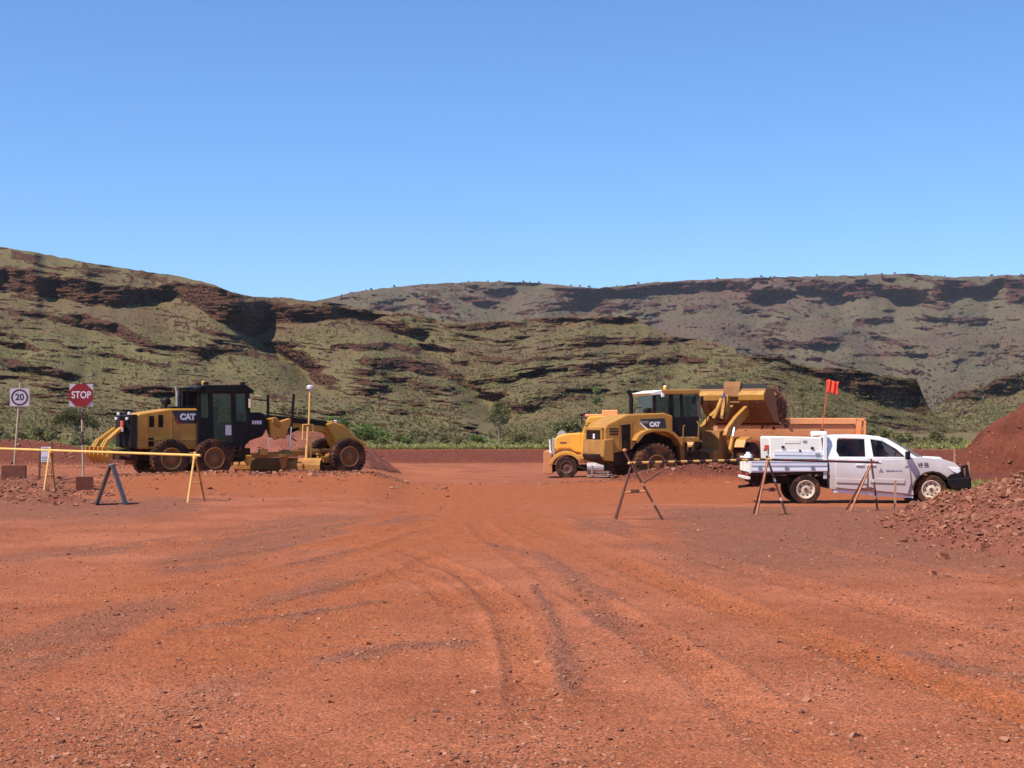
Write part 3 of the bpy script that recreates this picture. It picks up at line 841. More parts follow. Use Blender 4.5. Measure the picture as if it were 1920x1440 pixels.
FAR = hill_mesh('far_hill', us3, FAR_SKY, np.full(len(us3), 832.0), np.full(len(us3), 820.0),
                lambda u, p: np.interp(p, [500, 560, 700, 836], [4.4, 4.2, 3.2, 2.4]), FAR_BANDS, 190, far_shift, 45.0, (0.58, 0.85), 500, 0.98)
# ------------------------------------------------------------------ vehicles
class Rig:
    """a thing standing on the ground; P() measures the photograph onto one of its upright planes"""
    def __init__(self, name, px, D, hw, yaw, zg):
        self.yaw = yaw
        r = ray(px, 800); X = r.x/r.y*D
        off = Matrix.Rotation(yaw, 3, 'Z') @ Vector((0, hw, 0))
        self.loc = Vector((X, D, zg)) + off
        self.root = empty(name, self.loc, yaw)
        self.inv = Matrix.Rotation(-yaw, 3, 'Z')
    def P(self, px, py, y):
        o = self.inv @ (Vector((0, 0, CAM_H)) - self.loc)
        d = self.inv @ ray(px, py)
        t = (y - o.y)/d.y
        p = o + d*t
        return (p.x, p.z)
    def poly(self, pts, y): return [self.P(a, b, y) for a, b in pts]
    def prism(self, name, mat, pts, y, depth, parent=None, bevel=0.0, w=None):
        return MB().prism(self.poly(pts, y), y, y + depth, w).build(name, mat, parent or self.root, bevel)
    def p3(self, px, py, y):
        x, z = self.P(px, py, y); return Vector((x, y, z))

def rect(x0, y0, x1, y1): return [(x0, y1), (x1, y1), (x1, y0), (x0, y0)]

def wheel_meshes(R, W, rim_r, tmat, rmat, lugs=0, style='dish', hubmat=None):
    """tyre, rim and hub meshes about the y axis; the outer side is -y"""
    h = W/2
    t = MB().lathe_y([(rim_r, -h*0.80), (rim_r*1.08, -h*0.97), (R*0.86, -h), (R*0.955, -h*0.92), (R*0.975, -h*0.6), (R*0.975, h*0.6), (R*0.955, h*0.92), (R*0.86, h), (rim_r*1.08, h*0.97), (rim_r, h*0.8)], 40)
    for k in range(lugs):
        for s in (-1, 1):
            a = 2*math.pi*(k + (0.5 if s > 0 else 0))/lugs
            rot = Matrix.Rotation(-a, 3, 'Y') @ Matrix.Rotation(s*0.5, 3, 'X')
            c = Vector((R*0.97*math.cos(a), s*h*0.52, R*0.97*math.sin(a)))
            t.box(c, (R*0.07, h*0.98, R*2*math.pi/lugs*0.48), rot)
    tm = t.mesh('tyre', tmat, False)
    me_s = [p.use_smooth for p in tm.polygons]
    if style == 'dish':       # deep earthmover rim
        r = MB().lathe_y([(rim_r*1.04, -h*0.86), (rim_r*1.04, -h*0.98), (rim_r*0.93, -h*0.98), (rim_r*0.90, -h*0.55), (rim_r*0.72, -h*0.45), (rim_r*0.52, -h*0.62), (rim_r*0.50, -h*0.80), (0.001, -h*0.80)], 28)
    else:                     # road wheel, disc with holes
        r = MB().lathe_y([(rim_r*1.03, -h*0.86), (rim_r*1.03, -h*0.96), (rim_r*0.92, -h*0.96), (rim_r*0.88, -h*0.62), (rim_r*0.60, -h*0.50), (rim_r*0.38, -h*0.66), (rim_r*0.20, -h*0.70), (0.001, -h*0.70)], 28)
    rm = r.mesh('rim', rmat, True)
    hb = MB()
    nb = 12 if style == 'dish' else 6
    if style == 'dish':
        for k in range(nb if lugs != 26 else 0):
            a = 2*math.pi*k/nb
            hb.tube((rim_r*0.62*math.cos(a), -h*0.60, rim_r*0.62*math.sin(a)), (rim_r*0.62*math.cos(a), -h*0.46, rim_r*0.62*math.sin(a)), rim_r*0.045, n=6)
        hb.tube((0, -h*0.92, 0), (0, -h*0.79, 0), rim_r*0.30, n=16)
    else:
        hb.tube((0, -h*0.80, 0), (0, -h*0.66, 0), rim_r*0.20, n=12)
    hm = hb.mesh('hub', hubmat or M['black_dusty'], False)
    return tm, rm, hm

def put_wheel(meshes, parent, x, y, z, flip=False, steer=0.0, spin=0.0, holes=None):
    tm, rm, hm = meshes
    w = link('wheel', None, parent, (x, y, z), (0, 0, (math.pi if flip else 0) + steer)) if False else link('wheel', tm, parent, (x, y, z), (0, spin, (math.pi if flip else 0) + steer))
    link('rim', rm, w); link('hub', hm, w)
    if holes:
        rr, hh, me = holes
        for k in range(8):
            a = 2*math.pi*(k + .5)/8
            link('rim_hole', me, w, (rr*.62*math.cos(a), -hh*.53, rr*.62*math.sin(a)))
    return w

# ---------------- motor grader
def grader():
    g = Rig('motor_grader', 362, 56.0, 1.22, math.radians(32), -0.10)
    r = g.root
    tag(r, 'yellow and black motor grader with rear ripper and tall GPS mast behind the stop sign', 'grader')
    Y = M['yellow']; K = M['black']
    ws = wheel_meshes(0.70, 0.40, 0.38, M['tyre'], M['rim_yellow'], 30, 'dish', M['rim_yellow'])
    for px in (322, 403):
        x, z = g.P(px, 860, -1.22)
        put_wheel(ws, r, x, -1.02, 0.68, spin=px); put_wheel(ws, r, x, 1.02, 0.68, True, spin=px)
    xf, zf = g.P(656, 864, -1.22)
    put_wheel(ws, r, xf, -1.02, 0.68, spin=.4); put_wheel(ws, r, xf, 1.02, 0.68, True)
    # tandem cases and rear frame
    a = g.P(316, 868, -.8); b = g.P(412, 868, -.8)
    for s in (-1, 1):
        MB().prism([(a[0], .5), (b[0], .5), (b[0], .9), (a[0], .9)], s*.80 - .10, s*.80 + .10).build('tandem_case', M['yellow_dusty'], r, .03)
    g.prism('rear_frame', M['black_dusty'], [(228,843),(470,840),(470,864),(360,868),(228,862)], -.55, 1.1, bevel=.03)
    # engine hood
    hood = g.prism('engine_hood', Y, [(256,779),(262,775),(320,766),(371,766),(371,842),(256,842)], -.66, 1.32, bevel=.06)
    for q in (rect(280,780,289,801), rect(297,778,306,801), rect(278,821,288,837)):
        g.prism('vent', M['dark'], q, -.672, .02, hood)
    for q in ((276,), (322,)):
        g.prism('seam', M['yellow_dusty'], rect(q[0],775,q[0]+2,838), -.676, .02, hood)
    g.prism('trim', M['yellow_dusty'], rect(258,825,369,827), -.674, .02, hood)
    dec = g.prism('decal_panel', M['print_black'], [(322,770),(371,769),(371,794),(336,794),(328,781)], -.675, .012, hood)
    g.prism('decal_stripe', M['decal_red'], [(325,783),(330,783),(338,795),(333,796)], -.677, .012, hood)
    tx = link('lettering', text_mesh('CAT', .29, M['print_white'], .020, .004, 1.0), hood)
    x, z = g.P(352, 782, -.68); tx.location = (x, -.682, z)
    g.prism('hood_cap', K, [(321,762),(372,761),(372,767),(321,767)], -.60, 1.2, bevel=.02)
    # black radiator guard wraps the rear corner
    p = [g.P(243,776,-.45)[0], g.P(257,776,-.66)[0]]
    z0 = g.P(250,842,-.6)[1]; z1 = g.P(250,777,-.6)[1]
    back = p[0] - .30
    rg = MB().add([(p[1], -.68, z0), (p[1], -.68, z1), (p[0], -.62, z0 + .05), (p[0], -.62, z1 - .02), (back, -.20, z0 + .1), (back, -.20, z1 - .06),
                   (back, .20, z0 + .1), (back, .20, z1 - .06), (p[0], .62, z0 + .05), (p[0], .62, z1 - .02), (p[1], .68, z0), (p[1], .68, z1)],
                  [(0,1,3,2),(2,3,5,4),(4,5,7,6),(6,7,9,8),(8,9,11,10),(1,11,9,7,5,3),(0,2,4,6,8,10),(0,10,11,1)]).build('radiator_guard', K, r)
    for (px, py) in ((225,776),(245,775),(221,785),(241,785)):
        q = g.p3(px, py, -.55) if px > 235 else g.p3(px, py, -.30)
        q.x -= .06
        MB().box(q, (.08, .11, .10)).build('tail_lamp', M['clear'], rg, .02)
    q = g.p3(231, 795, -.45); q.x -= .05
    MB().box(q, (.05, .30, .24)).build('warning_plate', M['red_lens'], rg)
    q = g.p3(231, 805, -.45); q.x -= .05
    MB().box(q, (.05, .2, .16)).build('number_plate', M['clear'], rg)
    # exhaust, precleaner, rear rack
    q = g.p3(332, 764, -.2); MB().path([q, q + Vector((0,0,.55)), q + Vector((-.05,0,.78))], .055, 10).build('exhaust_pipe', M['tank'], r)
    q = g.p3(311, 766, 0); MB().lathe_z([(.05,0),(.05,.12),(.17,.16),(.18,.30),(.12,.40),(.001,.42)], 14, q).build('air_precleaner', K, r)
    rk = MB()
    for px in (338, 352, 366): rk.bar(g.p3(px,764,-.5), g.p3(px,729,-.5), .05)
    rk.bar(g.p3(334,729,-.5), g.p3(372,728,-.5), .06); rk.bar(g.p3(336,745,-.5), g.p3(368,742,-.5), .05)
    rk.bar(g.p3(334,729,.5), g.p3(372,728,.5), .06); rk.bar(g.p3(336,729,-.5), g.p3(336,729,.5), .06)
    rk.box(g.p3(352,748,.1), (.6, .6, .55))
    rk.build('rear_rack', K, r)
    # cab: roof, sill, posts, panes
    cy = -.78
    roof = g.prism('cab_roof', K, [(366,727),(384,722),(462,721),(478,733),(474,738),(368,736)], cy, 1.56, bevel=.04)
    for px in (386, 455):
        q = g.p3(px, 721, -.5); MB().box(q + Vector((0,0,.04)), (.16,.16,.1)).build('work_lamp', M['black_dusty'], roof)
    x, z = g.P(381, 722, -.3); MB().lathe_z([(.05,0),(.06,.10),(.03,.15),(.001,.16)], 10, (x, -.3, z)).build('beacon', M['amber'], roof)
    g.prism('cab_base', K, [(371,783),(393,783),(396,826),(436,828),(440,790),(470,790),(459,842),(372,842)], cy + .01, 1.54, bevel=.03)
    for q in ([(372,736),(377,736),(377,784),(372,784)], [(391,736),(399,736),(401,828),(393,828)], [(434,736),(442,736),(444,830),(436,830)], [(461,737),(468,737),(470,792),(464,792)]):
        for s in (0, 1):
            g.prism('cab_post', K, q, cy + s*1.46, .10)
    gl = M['glass']
    for q in ([(377,738),(391,738),(393,784),(377,784)], [(399,738),(434,738),(436,828),(401,828)], [(442,738),(461,738),(464,790),(443,790)]):
        g.prism('window', gl, q, cy + .035, .012); g.prism('window', gl, q, -cy - .045, .012)
    xr, zr_ = g.P(372, 740, cy); xf_, zf_ = g.P(466, 740, cy)
    zb = g.P(372, 784, cy)[1]
    MB().box((xr + .03, 0, (zr_ + zb)/2), (.012, 1.40, zr_ - zb)).build('window', gl, r)
    MB().box((xf_ - .02, 0, (zr_ + zb)/2), (.012, 1.40, zr_ - zb)).build('window', gl, r)
    sx, sz = g.P(414, 800, 0)
    st = MB().box((sx, 0, sz), (.5, .5, .16)); st.box((sx - .25, 0, sz + .40), (.14, .48, .75)); st.box((sx, 0, sz - .3), (.3, .3, .5)); st.build('seat', M['seat'], r, .05)
    cx, cz = g.P(448, 800, 0)
    MB().box((cx, 0, cz), (.22, .42, .7)).bar((cx, 0, cz + .3), (cx - .2, 0, cz + .62), .06).lathe_y([(.17,-.02),(.2,0),(.17,.02)], 14, (cx - .22, 0, cz + .62)).build('steering_console', M['seat'], r)
    g.prism('door_notice', M['sign_white'], rect(423,797,434,816), cy - .012, .01)
    g.prism('mirror', K, rect(388,727,398,738), cy - .16, .10); 
    mr = MB().bar(g.p3(474,740,-.7), g.p3(488,743,-.95), .03).box(g.p3(469,756,-.95), (.05,.2,.34)).build('front_mirror', M['post'], r)
    st = MB()
    for k in range(3): st.box(g.p3(446 - k*2, 845 + 10*k, -.95), (.4, .25, .04))
    for px in (440, 452): st.bar(g.p3(px,836,-1.0), g.p3(px - 4,872,-1.0), .04)
    st.build('steps', M['black_dusty'], r)
    # front frame: articulation housing, gooseneck, nose
    g.prism('articulation_housing', K, [(449,790),(455,778),(465,773),(492,773),(500,780),(503,800),(494,818),(470,826),(452,846)], -.42, .84, bevel=.08)
    pl = g.prism('model_plate', M['print_grey'], rect(472,788,491,796), -.432, .012)
    for k in range(4): g.prism('plate_mark', M['print_white'], rect(473 + 4.6*k, 789, 476.4 + 4.6*k, 795), -.44, .01, pl)
    g.prism('hose_guard', K, [(498,777),(545,782),(616,791),(616,799),(545,792),(498,792)], -.20, .40, bevel=.02)
    g.prism('gooseneck', Y, [(498,792),(545,792),(612,799),(628,812),(640,838),(628,845),(612,812),(600,809),(498,806)], -.17, .34, bevel=.03)
    g.prism('nose_plate', Y, [(613,795),(624,791),(644,797),(653,805),(672,822),(688,832),(684,838),(641,838),(633,831)], -.36, .72, bevel=.04)
    g.prism('nose_cap', M['yellow_dusty'], [(616,792),(626,789),(646,796),(654,804),(648,803),(624,794)], -.30, .60)
    ax = MB().tube((xf, -.9, .68), (xf, .9, .68), .09, n=10).box((xf, 0, .78), (.3, .9, .26)); ax.build('front_axle', M['yellow_dusty'], r, .02)
    fr = MB(); x1, z1_ = g.P(640,838,0); fr.bar((x1, 0, z1_ + .1), (xf, 0, .8), .3, .3); fr.build('axle_yoke', M['black_dusty'], r)
    # lift cylinders, saddle, linkage
    for (a, b, y) in (((502,740),(503,800),.45), ((551,739),(546,800),-.45)):
        p0 = g.p3(*a, y); p1 = g.p3(*b, y)
        MB().tube(p1, p0, .055, n=10).build('lift_cylinder', K, r)
        c = MB().tube(p1, p1 + (p1 - p0)*.55 + Vector((0,0,-.15)), .03, n=8).build('cylinder_rod', M['steel'], r)
    g.prism('saddle', Y, [(505,785),(518,782),(526,790),(544,784),(548,790),(540,806),(534,822),(508,820)], -.48, .3, bevel=.03)
    g.prism('link_bar', M['yellow_dusty'], [(512,783),(517,783),(530,796),(524,802),(512,792)], -.56, .08, bevel=.01)
    MB().path([g.p3(541,800,-.3), g.p3(542,812,-.34), g.p3(547,822,-.34), g.p3(556,827,-.3)], .022, 6).build('hydraulic_hose', M['dark'], r)
    for k in range(4):
        MB().path([g.p3(500,800 + 3*k,-.3), g.p3(514,812 + 4*k,-.42), g.p3(530,810 + 3*k,-.40), g.p3(560,802 + k,-.24)], .018, 6).build('hydraulic_hose', M['dark'], r)
    MB().path([g.p3(372,760,-.82), g.p3(372,742,-.86), g.p3(372,800,-.86)], .015, 6).build('handrail', K, r)
    MB().path([g.p3(498,772,-.3), g.p3(540,779,-.3), g.p3(612,790,-.3)], .02, 6).build('hydraulic_pipe', M['dark'], r)
    MB().box(g.p3(629,790,-.25), (.10,.14,.10)).build('headlight', M['clear'], r, .01)
    MB().box(g.p3(629,790,.25), (.10,.14,.10)).build('headlight', M['clear'], r, .01)
    # drawbar, circle, blade
    d = MB(); d.bar(g.p3(650,846,0), g.p3(560,844,-.35), .12, .14); d.bar(g.p3(650,846,0), g.p3(560,844,.35), .12, .14)
    d.box(g.p3(545,846,0), (.5, 1.1, .12)); d.build('drawbar', M['yellow_dusty'], r, .02)
    cx, cz = g.P(520, 856, 0)
    MB().lathe_z([(.62,-.06),(.76,-.06),(.76,.06),(.62,.06),(.62,-.06)], 36, (cx, 0, cz + .05)).build('circle', M['yellow_dusty'], r)
    # mouldboard swung across under the frame
    ang = math.radians(38)
    ca, sa = math.cos(ang), math.sin(ang)
    prof = [(.20,.62),(.06,.52),(.0,.36),(.02,.18),(.14,.02)]
    L = 1.85
    vs = []; fs = []
    for s in (-L, L):
        for off in (0, .035):
            for (px_, pz) in prof:
                lx, ly = px_ + off, s
                vs.append((cx - .05 + lx*ca + ly*sa, -lx*sa*-1 + ly*-ca*-1 if False else (lx*sa - ly*ca)*1.0, pz + .02))
    n = len(prof)
    for j in range(n-1):
        fs.append((j, j+1, 2*n + j + 1, 2*n + j)); fs.append((n + j, n + j + 1, 3*n + j + 1, 3*n + j))
        fs.append((j, j + 1, n + j + 1, n + j)); fs.append((2*n + j, 2*n + j + 1, 3*n + j + 1, 3*n + j))
    fs.append((0, n, 3*n, 2*n)); fs.append((n-1, 2*n-1, 4*n-1, 3*n-1))
    bl = MB().add(vs, fs).build('mouldboard', M['yellow_dusty'], r)
    g.prism('blade_bracket', Y, [(488,842),(503,842),(500,854),(486,853)], -.62, .2, bevel=.02)
    g.prism('blade_shoe', Y, [(461,854),(472,853),(476,861),(466,874),(460,866)], -.95, .14, bevel=.03)
    g.prism('blade_arm', M['yellow_dusty'], [(462,850),(600,843),(600,852),(470,860)], -.50, .12, bevel=.02)
    g.prism('blade_lift_frame', M['yellow_dusty'], [(523,858),(540,856),(538,876),(529,880)], -.58, .12, bevel=.02)
    # grader-control mast with satellite receiver
    my = -.80
    ms = MB().tube(g.p3(581,733,my), g.p3(579,796,my), .035, n=8)
    for a, b in (((568,796),(587,796)), ((568,796),(567,824)), ((587,796),(585,824)), ((567,824),(585,824))): ms.tube(g.p3(*a, my), g.p3(*b, my), .025, n=6)
    ms.tube(g.p3(577,800,my), g.p3(574,862,my), .05, n=8); ms.tube(g.p3(583,824,my), g.p3(582,866,my), .03, n=6)
    mast = ms.build('gps_mast', M['rail_yellow'], r)
    q = g.p3(581.5, 733, my); MB().lathe_z([(.03,-.02),(.06,.02),(.13,.08),(.13,.17),(.09,.22),(.001,.23)], 16, q).build('receiver', M['sign_white'], mast, smooth=False)
    MB().box(g.p3(571,872,my), (.34,.3,.12)).box(g.p3(584,871,my), (.12,.3,.2)).build('mast_foot', M['yellow_dusty'], mast, .02)
    t = MB().box(g.p3(604,858,-.7), (.36,.24,.14)).box(g.p3(612,862,-.6), (.2,.3,.22)).box(g.p3(598,852,-.66), (.18,.2,.08)); t.build('wheel_lean_bracket', Y, r, .03)
    # ripper
    rp = MB(); q0 = g.p3(226, 848, -.7)
    bx = q0.x - .50
    bm_ = MB().box((bx, 0, g.P(200,852,-.7)[1] + .02), (.22, 2.2, .24)); beam = bm_.build('ripper_beam', Y, r, .03)
    for k in range(5):
        y = -1.0 + .5*k
        zt = g.P(200, 838, -.7)[1]
        MB().prism([(bx - .26, zt), (bx - .06, zt + .02), (bx - .06, zt - .36), (bx + .14, zt - .60), (bx + .05, zt - .60), (bx - .18, zt - .38), (bx - .26, zt - .28)], y - .05, y + .05).build('ripper_shank', Y, r, .01)
    for y in (-.62, -.36, .36, .62):
        MB().bar((bx - .10, y, g.P(200,842,-.7)[1]), (bx + .10, y, g.P(200,824,-.7)[1]), .13).bar((bx + .10, y, g.P(200,825,-.7)[1]), (bx + .62, y*.7, g.P(230,803,-.7)[1]), .11).build('ripper_link', Y, r, .02)
    for y in (-.5, .5):
        MB().bar((bx + .1, y, g.P(200,846,-.7)[1]), (bx + .9, y, g.P(230,855,-.7)[1]), .12).build('ripper_arm', M['yellow_dusty'], r, .015)
    for px in (236, 245): g.prism('counterweight', M['yellow_dusty'], [(px,838),(px+12,838),(px+14,868),(px,872)], -.35 + (px - 236)*.08, .18, bevel=.02)
    return g
grader()

# ---------------- wheel loader
def loader():
    g = Rig('wheel_loader', 1232, 62.5, 1.40, math.radians(20), -0.68)
    r = g.root
    tag(r, 'yellow wheel loader with its bucket raised, tipping soil into the truck', 'loader')
    Y = M['loader_yellow']; K = M['black']; YD = M['yellow_dusty']
    ws = wheel_meshes(0.88, 0.66, 0.40, M['tyre'], M['rim_yellow'], 26, 'dish', M['rim_yellow'])
    put_wheel(ws, r, 0, -1.08, .86, spin=.3); put_wheel(ws, r, 0, 1.08, .86, True)
    hy = -1.08
    # rear body
    hood = g.prism('engine_hood', Y, [(1134,803),(1139,795),(1176,777),(1246,774),(1262,780),(1262,822),(1225,810),(1200,820),(1187,842),(1150,850),(1134,849)], hy + .1, 1.96, bevel=.06)
    g.prism('counterweight', YD, [(1131,847),(1133,824),(1151,822),(1152,866),(1136,864),(1131,856)], hy - .02, 2.2, bevel=.05)
    g.prism('rear_frame', M['black_dusty'], [(1120,852),(1190,846),(1192,872),(1160,874),(1124,862)], hy + .25, 1.66, bevel=.04)
    xb = g.P(1134, 820, hy + .1)[0]
    z0 = g.P(1134,847,hy + .1)[1]; z1 = g.P(1134,805,hy + .1)[1]
    gr = MB()
    gr.box((xb - .02, -.0, (z0 + z1)/2), (.05, 1.5, (z1 - z0)*.86)); grille = gr.build('rear_grille', M['dark'], r)
    for k in range(7):
        MB().box((xb - .05, 0, z0 + .14 + k*(z1 - z0 - .25)/6), (.03, 1.5, .04)).build('slat', M['black_dusty'], grille)
    f = MB()
    for y in (-.82, .82): f.box((xb - .05, y, (z0 + z1)/2), (.10, .14, z1 - z0 + .1))
    f.box((xb - .05, 0, z1 + .02), (.10, 1.78, .12)); f.build('grille_frame', Y, r, .02)
    MB().box((xb - .08, -.05, z1 - .28), (.02, .16, .2)).build('notice', M['print_white'], r)
    g.prism('side_opening', M['dark'], [(1165,797),(1182,795),(1182,842),(1166,842)], hy + .088, .03, hood)
    g.prism('seam', YD, rect(1160,792,1162,848), hy + .086, .03, hood)
    g.prism('seam', YD, rect(1183,790,1185,842), hy + .086, .03, hood)
    for k in range(3): g.prism('louvre', M['dark'], rect(1143,803 + 5*k,1160,805 + 5*k), hy + .088, .02, hood)
    g.prism('decal_panel', M['print_black'], [(1200,786),(1246,784),(1250,806),(1214,807)], hy + .085, .02, hood)
    g.prism('decal_stripe', M['print_white'], [(1199,793),(1202,793),(1215,804),(1212,806)], hy + .08, .02, hood)
    tx = link('lettering', text_mesh('CAT', .25, M['print_white'], .018, .004, .92), hood)
    x, z = g.P(1227.5, 796, hy + .08); tx.location = (x, hy + .07, z)
    for k in range(4): g.prism('model_mark', M['print_grey'], rect(1203 + 3.4*k, 789, 1205.6 + 3.4*k, 794), hy + .08, .02, hood)
    # rear fender arching over the wheel
    outer = [(1192,826),(1199,815),(1210,808),(1224,804),(1250,804),(1264,810),(1276,822),(1282,834)]
    inner = [(1278,836),(1272,825),(1262,815),(1249,809),(1225,809),(1212,813),(1203,820),(1197,829)]
    g.prism('rear_fender', Y, outer + inner, -1.42, .68, bevel=.01)
    g.prism('wheel_arch', M['dark'], [(1198,830),(1212,814),(1230,810),(1252,811),(1270,824),(1278,850),(1278,880),(1195,880)], -.70, .1)
    # exhaust and precleaner
    q = g.p3(1183.5, 777, -.2); MB().path([q, q + Vector((0,0,.72)), q + Vector((-.12,0,1.0))], .085, 12).build('exhaust_stack', K, r)
    q = g.p3(1213, 777, -.3); MB().lathe_z([(.06,0),(.06,.06),(.15,.08),(.16,.2),(.10,.27),(.001,.28)], 14, q).build('air_precleaner', K, r)
    rl = MB().path([g.p3(1190,776,-.9), g.p3(1190,764,-.9), g.p3(1204,764,-.9)], .02, 6); rl.build('handrail', M['black_dusty'], r)
    # cab
    cy = -.85
    roof = g.prism('cab_roof', Y, [(1236,737),(1240,731),(1308,730),(1313,734),(1311,739),(1232,740)], cy - .05, 1.8, bevel=.04)
    g.prism('roof_visor', M['cream'], [(1218,737),(1241,731),(1243,739),(1224,741)], cy - .055, 1.81, bevel=.02)
    q = g.p3(1247, 731, -.4); MB().lathe_z([(.07,0),(.08,.02),(.08,.12),(.05,.17),(.001,.18)], 12, q).build('beacon', M['amber'], roof)
    MB().box(g.p3(1242.5, 741, cy - .1), (.10,.10,.14)).build('work_lamp', M['clear'], roof)
    g.prism('cab_base', K, [(1258,782),(1312,780),(1308,819),(1268,818),(1258,806)], cy + .01, 1.68, bevel=.03)
    for q in ([(1225,740),(1230,740),(1230,778),(1225,778)], [(1256,740),(1262,740),(1264,806),(1257,806)], [(1276,740),(1280,740),(1282,790),(1278,790)], [(1304,738),(1311,738),(1316,782),(1310,782)]):
        for s in (0, 1): g.prism('cab_post', K if q[0][0] < 1300 else M['board_grey'], q, cy + s*1.60, .10)
    gl = M['glass']
    for q in ([(1230,741),(1256,741),(1257,778),(1230,778)], [(1262,741),(1276,741),(1278,784),(1264,784)], [(1280,741),(1304,740),(1309,782),(1282,784)]):
        g.prism('window', gl, q, cy + .04, .012); g.prism('window', gl, q, -cy - .06, .012)
    xr, zr_ = g.P(1227, 742, cy); xf_, _ = g.P(1306, 742, cy); zb = g.P(1227, 778, cy)[1]
    MB().box((xr + .02, 0, (zr_ + zb)/2), (.012, 1.5, zr_ - zb)).build('window', gl, r)
    MB().box((xf_ + .03, 0, (zr_ + zb)/2), (.012, 1.5, zr_ - zb)).build('window', gl, r)
    sx, sz = g.P(1268, 786, 0)
    MB().box((sx, 0, sz), (.5, .5, .16)).box((sx - .26, 0, sz + .42), (.14, .5, .8)).box((sx, 0, sz - .3), (.4, .4, .5)).build('seat', M['seat'], r, .05)
    cx, cz = g.P(1294, 786, 0)
    MB().bar((cx + .1, 0, cz - .2), (cx - .1, 0, cz + .32), .08).lathe_y([(.16,-.02),(.2,0),(.16,.02)], 14, (cx - .12, 0, cz + .34)).build('steering_column', M['seat'], r)
    g.prism('platform', YD, [(1270,820),(1312,820),(1313,828),(1276,829)], cy - .35, 2.4, bevel=.02)
    s = MB()
    for k in range(4): s.box(g.p3(1296, 836 + 11*k, -1.12), (.42, .22, .03))
    for px in (1286, 1305): s.bar(g.p3(px,828,-1.12), g.p3(px,872,-1.12), .05)
    s.build('steps', M['black_dusty'], r)
    hr = MB().path([g.p3(1281,828,-1.2), g.p3(1281,800,-1.2), g.p3(1284,797,-1.2)], .018, 6).build('handrail', M['yellow_dusty'], r)
    MB().path([g.p3(1309,826,-1.2), g.p3(1310,796,-1.2), g.p3(1307,790,-1.05)], .018, 6).build('handrail', M['yellow_dusty'], r)
    MB().bar(g.p3(1309,744,cy), g.p3(1316,745,cy - .32), .025).box(g.p3(1316,750,cy - .34), (.05,.2,.3)).build('mirror', K, r)
    for k in range(3): MB().box(g.p3(1225 + 0*k,737,-.5 + .5*k), (.06,.14,.09)).build('work_lamp', M['clear'], r)
    MB().path([g.p3(1246,774,-.9), g.p3(1246,764,-.9), g.p3(1225,764,-.9), g.p3(1225,775,-.9)], .015, 6).build('handrail', M['black_dusty'], r)
    g.prism('frame', M['black_dusty'], [(1150,860),(1320,846),(1330,850),(1330,876),(1150,884)], -.5, 1.0, bevel=.03)
    g.prism('fuel_tank', YD, [(1274,830),(1290,830),(1288,872),(1278,870)], -1.0, 2.0, bevel=.04)
    # articulated front: turned away from the viewer
    hx, hz = g.P(1322, 850, 0)
    piv = empty('front_frame', (hx, 0, 0), math.radians(36)); piv.parent = r
    fr = MB()
    fr.prism([(0,.75),(1.9,.60),(2.0,1.0),(1.35,1.55),(.95,2.25),(.55,2.2),(.45,1.5),(0,1.35)], -.40, .40)
    # the frame mesh itself carries the front pieces as its sub-parts
    me = fr.mesh('front_frame', YD)
    nm = piv.name
    bpy.data.objects.remove(piv)
    ff = link('front_frame', me, r, (hx, 0, 0), (0, 0, math.radians(36)))
    axx = 1.72
    put_w = []
    for sgn in (-1, 1):
        w = link('front_wheel', ws[0], ff, (axx, sgn*1.08, .86), (0, .2, 0 if sgn < 0 else math.pi))
    for sgn in (-1, 1):
        rm = link('front_rim', ws[1], ff, (axx, sgn*1.08, .86), (0, 0, 0 if sgn < 0 else math.pi))
    MB().tube((axx, -.9, .86), (axx, .9, .86), .2, n=12).build('front_axle', YD, ff)
    for sgn in (-1, 1):
        y = sgn*1.08
        MB().prism([(.80,1.55),(1.0,1.86),(1.55,1.98),(1.6,1.92),(1.05,1.80),(.86,1.52)], y - .32, y + .32).build('front_fender', Y, ff)
    # lift arms up and forward
    for sgn in (-1, 1):
        y = sgn*.62
        MB().prism([(.55,2.05),(.75,2.34),(1.6,2.85),(2.62,3.30),(2.88,3.18),(2.80,2.92),(1.8,2.40),(.75,1.82)], y - .09, y + .09).build('lift_arm', Y, ff, .02)
        p0 = Vector((.55, sgn*.86, 1.35)); p1 = Vector((1.15, sgn*.80, 2.35))
        MB().tube(p0, p0.lerp(p1, .62), .085, n=12).tube(p0.lerp(p1, .58), p0.lerp(p1, .64), .105, n=12).build('lift_cylinder', Y, ff)
        MB().tube(p0.lerp(p1, .6), p1, .045, n=10).build('cylinder_rod', M['steel'], ff)
    n_before = len(ff.children)
    kids = set(ff.children)
    for k, y in enumerate((-.22, -.14, .14, .22)):
        MB().path([(.5, y, 1.9), (.75, y*1.2, 2.25 + .05*k), (1.2, y, 2.15), (1.6, y, 2.5)], .022, 6).build('hydraulic_hose', M['dark'], ff)
    # tilt lever in the middle
    MB().prism([(1.62,2.2),(1.80,2.75),(1.92,3.25),(2.10,3.25),(2.15,2.75),(1.92,2.15)], -.14, .14).build('tilt_lever', Y, ff, .04)
    MB().tube((.8, 0, 2.2), (1.55, 0, 3.05), .09, n=10).build('tilt_cylinder', Y, ff)
    MB().tube((1.5, 0, 3.0), (1.85, 0, 3.3), .05, n=10).build('cylinder_rod', M['steel'], ff)
    MB().bar((2.0, 0, 2.4), (2.6, 0, 2.75), .16).build('tilt_link', YD, ff)
    # bucket, 3 m wide, mouth turned down and away
    w = 1.55
    prof = [(2.66,3.52),(2.60,3.46),(2.60,2.92),(2.74,2.78),(3.34,2.18),(3.50,2.10),(3.98,2.04)]   # back plate from top lip round to the cutting edge
    ins = [(x + .05, z + .03) for x, z in prof]
    b = MB(); n = len(prof)
